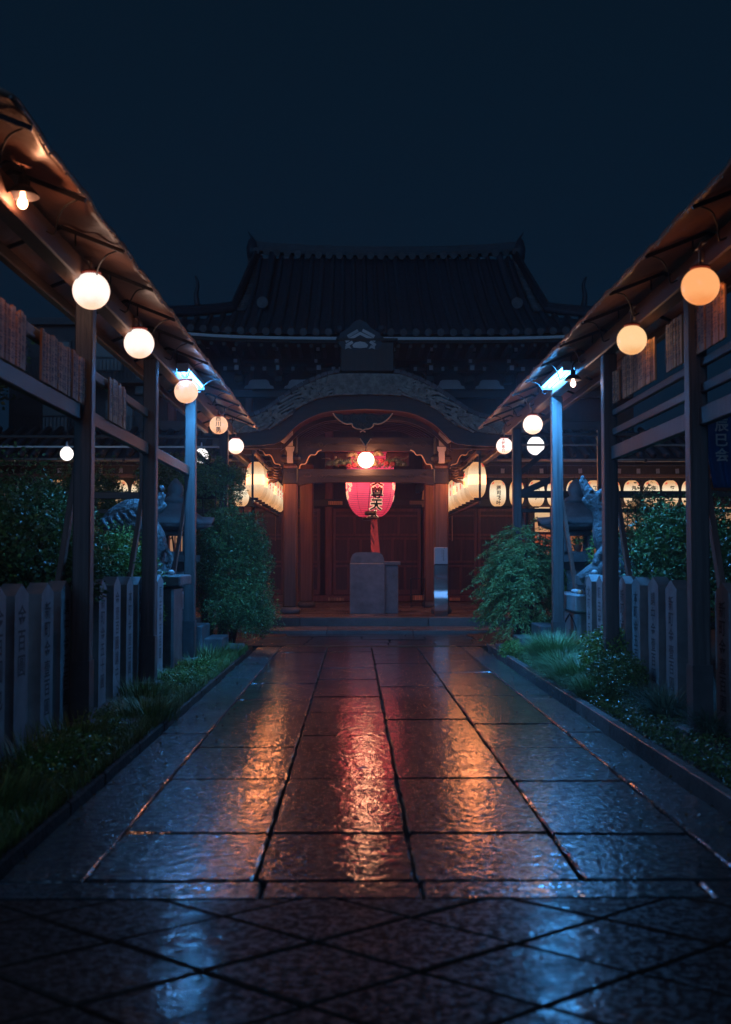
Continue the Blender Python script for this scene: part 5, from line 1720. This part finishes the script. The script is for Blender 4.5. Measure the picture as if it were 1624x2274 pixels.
def bush(name, label, cat, c, rad, nl, lr, n, mat, ln, wd, seed, droop=.2, trunk=True, group=None, extra=None):
    t = thing(name, label, cat, (c[0], c[1], 0), group=group)
    P, out = lumps(c, rad, nl, lr, n, seed)
    leaves(t, mat, P, ln, wd, droop, seed, out=out*.5)
    if extra:
        P, out = lumps(c, rad, nl, lr, int(n*.06), seed+1)
        leaves(t, extra, P, ln*1.1, wd*1.1, droop, seed+1, 'young_leaves', out=out*.5)
    if trunk:
        g = G(); r = random.Random(seed)
        for k in range(7):
            a = r.uniform(0, 6.28)
            e = (c[0]+rad[0]*.6*math.cos(a), c[1]+rad[1]*.6*math.sin(a), c[2]+rad[2]*r.uniform(0, .7))
            b_ = (c[0]+.06*math.cos(a), c[1]+.06*math.sin(a), 0)
            m_ = ((b_[0]*.6+e[0]*.4), (b_[1]*.6+e[1]*.4), e[2]*.55)
            g.tube(crv([b_, m_, e], 5), [.030-.0022*i for i in range(11)], 6)
        g.build('branches', MAT['bark'], t, True)
    return t

# tall clipped evergreen left of the porch
bush('evergreen_shrub', 'tall dense evergreen shrub between the left canopy and the porch', 'shrub', (-2.36, 18.3, 1.25), (.84, .8, 1.35), 230, .17, 40000, MAT['leaf_dark'], .045, .024, 21, extra=MAT['leaf_mid'])
bush('evergreen_shrub', 'low rounded spread at the foot of the tall left evergreen shrub', 'shrub', (-2.10, 17.7, .55), (.62, .65, .62), 70, .2, 20000, MAT['leaf_dark'], .038, .02, 22, trunk=False, extra=MAT['leaf_mid'])
# nandina on the right: long narrow leaflets in drooping sprays
nd = thing('nandina_bush', 'feathery green nandina bush with drooping leaves at the right path end', 'bush', (2.45, 17.6, 0))
r = np.random.RandomState(31)
sp = []; so = []
cen = np.array((2.52, 17.55, 1.05)); rad = np.array((.68, .75, .95))
for k in range(620):
    u = r.normal(size=3); u /= np.linalg.norm(u)
    if u[2] < -.75: u[2] *= -.6
    c_ = cen+u*rad*r.uniform(.35, 1.0)**.5*np.array((1, 1, 1))
    if c_[2] < .05: continue
    d = u*np.array((1, 1, .35))+np.array((0, 0, -.25)); d /= np.linalg.norm(d)
    L_ = r.uniform(.18, .34)
    for j in range(9):
        f = j/8
        p = c_+d*L_*f+np.array((0, 0, -.10*f*f))
        sd = np.cross(d, (0, 0, 1)); sd /= np.linalg.norm(sd)+1e-6
        for s in (-1, 1):
            for q in range(2):
                sp.append(p+sd*s*.012*q); so.append(sd*s*1.0+d*.7+np.array((0, 0, -.35-.2*q)))
sp = np.array(sp); so = np.array(so)
leaves(nd, MAT['leaf_nandina'], sp, .075, .019, .0, 33, out=so*1.4)
P, out = lumps(tuple(cen), tuple(rad*.8), 40, .22, 9000, 35); leaves(nd, MAT['leaf_dark'], P, .06, .018, .2, 36, 'inner_foliage')
g = G(); rr_ = random.Random(4)
for k in range(12):
    a = rr_.uniform(0, 6.28); h = rr_.uniform(1.0, 1.75)
    g.tube(crv([(2.52+.12*math.cos(a), 17.6+.12*math.sin(a), 0), (2.52+.22*math.cos(a), 17.6+.2*math.sin(a), h*.5), (2.52+.45*math.cos(a), 17.6+.4*math.sin(a), h)], 4), .012, 6)
g.build('stems', MAT['bark'], nd, True)
# hedges and garden trees behind the fences
bush('camellia_hedge', 'dark glossy hedge filling the garden behind the near right fence', 'hedge', (3.95, 13.6, 1.30), (.78, 1.5, 1.0), 110, .26, 30000, MAT['leaf_dark'], .055, .032, 41, extra=MAT['leaf_mid'])
bush('camellia_bush', 'dark glossy bush at the right edge behind the last fence post', 'bush', (4.0, 10.3, 1.25), (.75, 1.0, 1.0), 70, .26, 18000, MAT['leaf_dark'], .052, .03, 42)
bush('camellia_bush', 'large dark bush overhanging the near left fence', 'bush', (-3.75, 10.2, 1.3), (.95, 1.3, .85), 90, .27, 26000, MAT['leaf_dark'], .052, .03, 43, extra=MAT['leaf_mid'])
bush('camellia_bush', 'dark bush further left among the garden shadows', 'bush', (-4.4, 13.0, 1.7), (1.0, 1.2, 1.0), 80, .28, 18000, MAT['leaf_dark'], .055, .032, 44)
bush('garden_shrub', 'yellow green shrub lit behind the left fence by the dragon', 'shrub', (-3.22, 13.7, 1.15), (.5, .5, .78), 70, .17, 15000, MAT['leaf_mid'], .045, .024, 45, extra=MAT['leaf_yellow'])
bush('garden_shrub', 'dark shrub between the two left canopy posts', 'shrub', (-3.35, 12.3, 1.15), (.5, .5, .8), 60, .2, 12000, MAT['leaf_dark'], .045, .024, 46, extra=MAT['leaf_mid'])
bush('garden_tree', 'thin leaved tree in front of the left lantern row', 'tree', (-3.5, 20.5, 2.5), (1.2, .9, 1.1), 110, .28, 30000, MAT['leaf_dark'], .05, .026, 47, extra=MAT['leaf_mid'])
bush('garden_tree', 'loose leafy tree further left against the lantern glow', 'tree', (-5.6, 21.0, 2.4), (1.3, .9, 1.1), 100, .3, 24000, MAT['leaf_dark'], .055, .03, 48)
bush('garden_shrub', 'dark shrub low behind the right stone lantern', 'shrub', (3.6, 18.4, .9), (.6, .6, .8), 60, .22, 12000, MAT['leaf_dark'], .045, .024, 49)
bush('garden_shrub', 'small leafy sprig with bright leaves beside the upright dragon', 'shrub', (3.32, 15.3, 1.55), (.22, .25, .42), 26, .12, 1500, MAT['leaf_mid'], .06, .032, 50, extra=MAT['leaf_yellow'])
bush('garden_shrub', 'slender shrub rising over the right hedge in front of the lanterns', 'shrub', (4.6, 17.5, 1.9), (.55, .5, .95), 50, .2, 4500, MAT['leaf_dark'], .05, .028, 51)
P, out = lumps((3.2, 16.7, 1.74), (.09, .09, .06), 12, .05, 260, 52); leaves(pp_, MAT['leaf_mid'], P, .04, .02, .1, 53)
bush('mixed_shrub', 'leafy mixed shrub spilling over the bed below the right fence', 'shrub', (2.66, 12.2, .34), (.36, .75, .42), 70, .14, 11000, MAT['leaf_mid'], .04, .022, 54, trunk=False, extra=MAT['leaf_yellow'])
bush('mixed_shrub', 'low clipped shrub on the right bed near the gutter', 'shrub', (2.5, 11.3, .2), (.30, .9, .25), 60, .13, 9000, MAT['leaf_dark'], .032, .018, 55, trunk=False, extra=MAT['leaf_mid'])
bush('fern', 'small bright green ferns at the foot of the nandina', 'fern', (2.2, 16.2, .08), (.30, .7, .12), 40, .1, 4200, MAT['leaf_mid'], .05, .018, 56, trunk=False, extra=MAT['leaf_yellow'])
bush('overhanging_branch', 'leafy branch hanging through the left fence beside a post', 'plant', (-2.74, 9.75, 1.15), (.16, .35, .55), 24, .14, 1800, MAT['leaf_dark'], .065, .026, 57, droop=.6)
bush('creeper', 'small green creeper beside the left stone pillar', 'plant', (-2.72, 14.0, .75), (.08, .12, .32), 14, .08, 700, MAT['leaf_mid'], .045, .022, 58, droop=.4, trunk=False)
bush('trailing_shrub', 'long thin shoots rising out of the top of the tall left evergreen', 'shrub', (-2.75, 18.6, 2.75), (.75, .5, .65), 110, .10, 7000, MAT['leaf_dark'], .045, .022, 61, extra=MAT['leaf_mid'])
t = thing('dark_tree', 'dark tree crown behind the left canopy near the house', 'tree', (-15.5, 36, 0))
P, out = lumps((-14.6, 36, 8.0), (3.6, 2, 2.6), 90, .8, 14000, 59); leaves(t, MAT['leaf_dark'], P, .2, .12, .2, 60, 'crown')
g = G(); g.tube([(-14.6, 36, 0), (-14.5, 36, 4), (-14.7, 36, 8)], [.35, .28, .12], 10); g.build('trunk', MAT['bark'], t, True)

def blades(parent, mat, base, h, w, lean, seed, name='blades', out=None):
    r = np.random.RandomState(seed)
    n = len(base); k = 4
    a = r.uniform(0, 2*PI, n)
    d = np.stack([np.cos(a), np.sin(a), np.zeros(n)], 1)
    if out is not None: d = d*.45+out; d /= np.linalg.norm(d, axis=1)[:, None]+1e-9
    s = np.stack([-d[:, 1], d[:, 0], np.zeros(n)], 1)
    H = h*r.uniform(.55, 1.2, n)[:, None]; Ln = lean*r.uniform(.4, 1.3, n)[:, None]
    V = np.empty((n, 2*k, 3))
    for i in range(k):
        f = i/(k-1)
        c_ = base+d*Ln*f**1.6+np.array([0, 0, 1.])*H*(f-.38*f**3*(Ln/np.maximum(H, .01)).clip(0, 1.6))
        ww = w*(1-.85*f)
        V[:, 2*i] = c_-s*ww/2; V[:, 2*i+1] = c_+s*ww/2
    V = V.reshape(-1, 3); b = np.arange(n)*2*k
    Fq = np.concatenate([np.stack([b+2*i, b+2*i+1, b+2*i+3, b+2*i+2], 1) for i in range(k-1)])
    return mesh_np(name, V, Fq, mat, parent, None)

r = np.random.RandomState(71)
n = 60000
Y_ = 5.2+12.6*r.uniform(0, 1, n)**1.15
X_ = -1.97-.68*r.uniform(0, 1, n)
den = np.sin(X_*9+Y_*2.3)+np.sin(Y_*5.1-X_*4)+r.normal(size=n)*.8
ok = den > -1.0
base = np.stack([X_, Y_, np.full(n, -.0)], 1)[ok]
gs = blades(None, MAT['grass'], base, .10, .007, .06, 72, 'ground_grass')
tag(gs, 'short moss and grass covering the strip left of the path', 'grass', kind='stuff')
P = np.stack([-2.03-.6*r.uniform(0, 1, 14000), 5.2+12.4*r.uniform(0, 1, 14000), r.uniform(.0, .07, 14000)], 1)
gl = leaves(None, MAT['leaf_mid'], P, .022, .014, .05, 73, 'ground_cover'); tag(gl, 'small leaved ground cover among the left strip of grass', 'ground cover', kind='stuff')
P = np.stack([2.12+.6*r.uniform(0, 1, 20000)**1.3, 6.5+10.5*r.uniform(0, 1, 20000), r.uniform(.0, .09, 20000)], 1)
gl = leaves(None, MAT['leaf_dark'], P, .030, .018, .05, 74, 'ground_cover'); tag(gl, 'small leaved ground cover on the right garden bed', 'ground cover', kind='stuff')

def tuft(name, label, c, n, h, w, lean, mat, seed, rad=.12, cat='grass tuft'):
    t = thing(name, label, cat, c)
    r = np.random.RandomState(seed)
    a = r.uniform(0, 2*PI, n); q = rad*np.sqrt(r.uniform(0, 1, n))
    base = np.stack([c[0]+q*np.cos(a), c[1]+q*np.sin(a), np.full(n, c[2])], 1)
    out = np.stack([np.cos(a), np.sin(a), np.zeros(n)], 1)
    o = blades(t, mat, base, h, w, lean, seed+1, 'blades', out); o['kind'] = 'stuff'
    return t
tuft('pale_grass_clump', 'pale green arching grass clump on the right bed near the steps', (2.33, 13.9, .02), 3400, .52, .009, .36, MAT['grass_pale'], 81, .22)
tuft('pale_grass_clump', 'lower pale grass clump in front of the arching one', (2.30, 13.1, .02), 2200, .36, .009, .30, MAT['grass_pale'], 83, .2)
tuft('pale_grass_clump', 'feathery pale grass spilling over in front of the leafy mixed shrub', (2.34, 12.3, .02), 2400, .36, .009, .32, MAT['grass_pale'], 93, .28)
tuft('pale_grass_clump', 'small feathery grass clump against the right gutter kerb', (2.28, 11.4, .02), 1300, .26, .009, .24, MAT['grass_pale'], 95, .2)
tuft('liriope_tuft', 'dark strappy tuft beside the right gutter, farther one', (2.55, 9.75, .02), 330, .34, .014, .30, MAT['liriope'], 85, .10)
tuft('liriope_tuft', 'dark strappy tuft beside the right gutter, nearest one', (2.62, 8.75, .02), 330, .32, .014, .32, MAT['liriope'], 87, .10)
tuft('liriope_tuft', 'dark strappy tuft against the middle right fence posts', (2.60, 10.4, .02), 260, .30, .013, .26, MAT['liriope'], 89, .10)
rw = random.Random(5)
for k, (yy_, nm_) in enumerate(((6.3, 'nearest'), (7.4, 'second'), (8.3, 'third'), (9.9, 'fourth'), (11.2, 'fifth'), (12.6, 'sixth'), (14.2, 'seventh'), (15.4, 'farthest'))):
    tuft('weed_tuft', 'scruffy weed tuft in the left verge, %s from the camera' % nm_, (-2.12-.35*rw.random(), yy_, .0), 420, .20+.1*rw.random(), .010, .16, MAT['grass'], 200+k*2, .28)
bush('verge_weed', 'leafy weeds spreading along the near left verge', 'plant', (-2.3, 8.0, .06), (.28, 1.6, .12), 60, .09, 5000, MAT['leaf_mid'], .04, .018, 240, trunk=False)
bush('verge_weed', 'leafy weeds spreading along the far left verge', 'plant', (-2.25, 13.2, .06), (.25, 1.9, .12), 60, .08, 5000, MAT['leaf_mid'], .035, .018, 241, trunk=False)
tuft('grass_tuft', 'weedy grass tuft at the foot of the left evergreen', (-2.2, 16.4, .02), 500, .20, .009, .14, MAT['grass'], 91, .3)

# leaf litter and one red leaf on the wet stones
r = np.random.RandomState(301)
n = 260
side = r.choice([-1, 1], n)
X_ = side*(1.9-.5*np.abs(r.normal(size=n))*.6)
P = np.stack([X_, 5.2+12*r.uniform(0, 1, n), np.full(n, .006)], 1)
lt = leaves(None, MAT['leaf_litter'], P, .032, .018, .0, 302, 'leaf_litter')
me = lt.data
tag(lt, 'scattered small dead leaves along the path borders', 'leaf litter', kind='stuff')
g = G(); a = at(806, 1707, 7.5)
g.add([(a[0]-.045, 7.5, .012), (a[0], 7.47, .02), (a[0]+.05, 7.51, .012), (a[0]+.005, 7.55, .022)], [(0, 1, 3), (1, 2, 3)])
tag(g.build('fallen_leaf', MAT['carvered']), 'single red fallen leaf lying on a central path slab', 'leaf')

# thin haze volume added for lamp halos and lifted blacks
g = G(); g.box((0, 28, 6.9), (90, 64, 16.2))
m = bpy.data.materials.new('halo_haze'); m.use_nodes = True
nt = m.node_tree; nt.nodes.clear()
o_ = nt.nodes.new('ShaderNodeOutputMaterial'); v_ = nt.nodes.new('ShaderNodeVolumePrincipled')
v_.inputs['Density'].default_value = .0021; v_.inputs['Color'].default_value = (.75, .85, 1, 1); v_.inputs['Anisotropy'].default_value = .6
nt.links.new(v_.outputs[0], o_.inputs['Volume'])
tag(g.build('haze', m), 'thin haze added around the shrine for lamp halos', 'haze', kind='stuff')
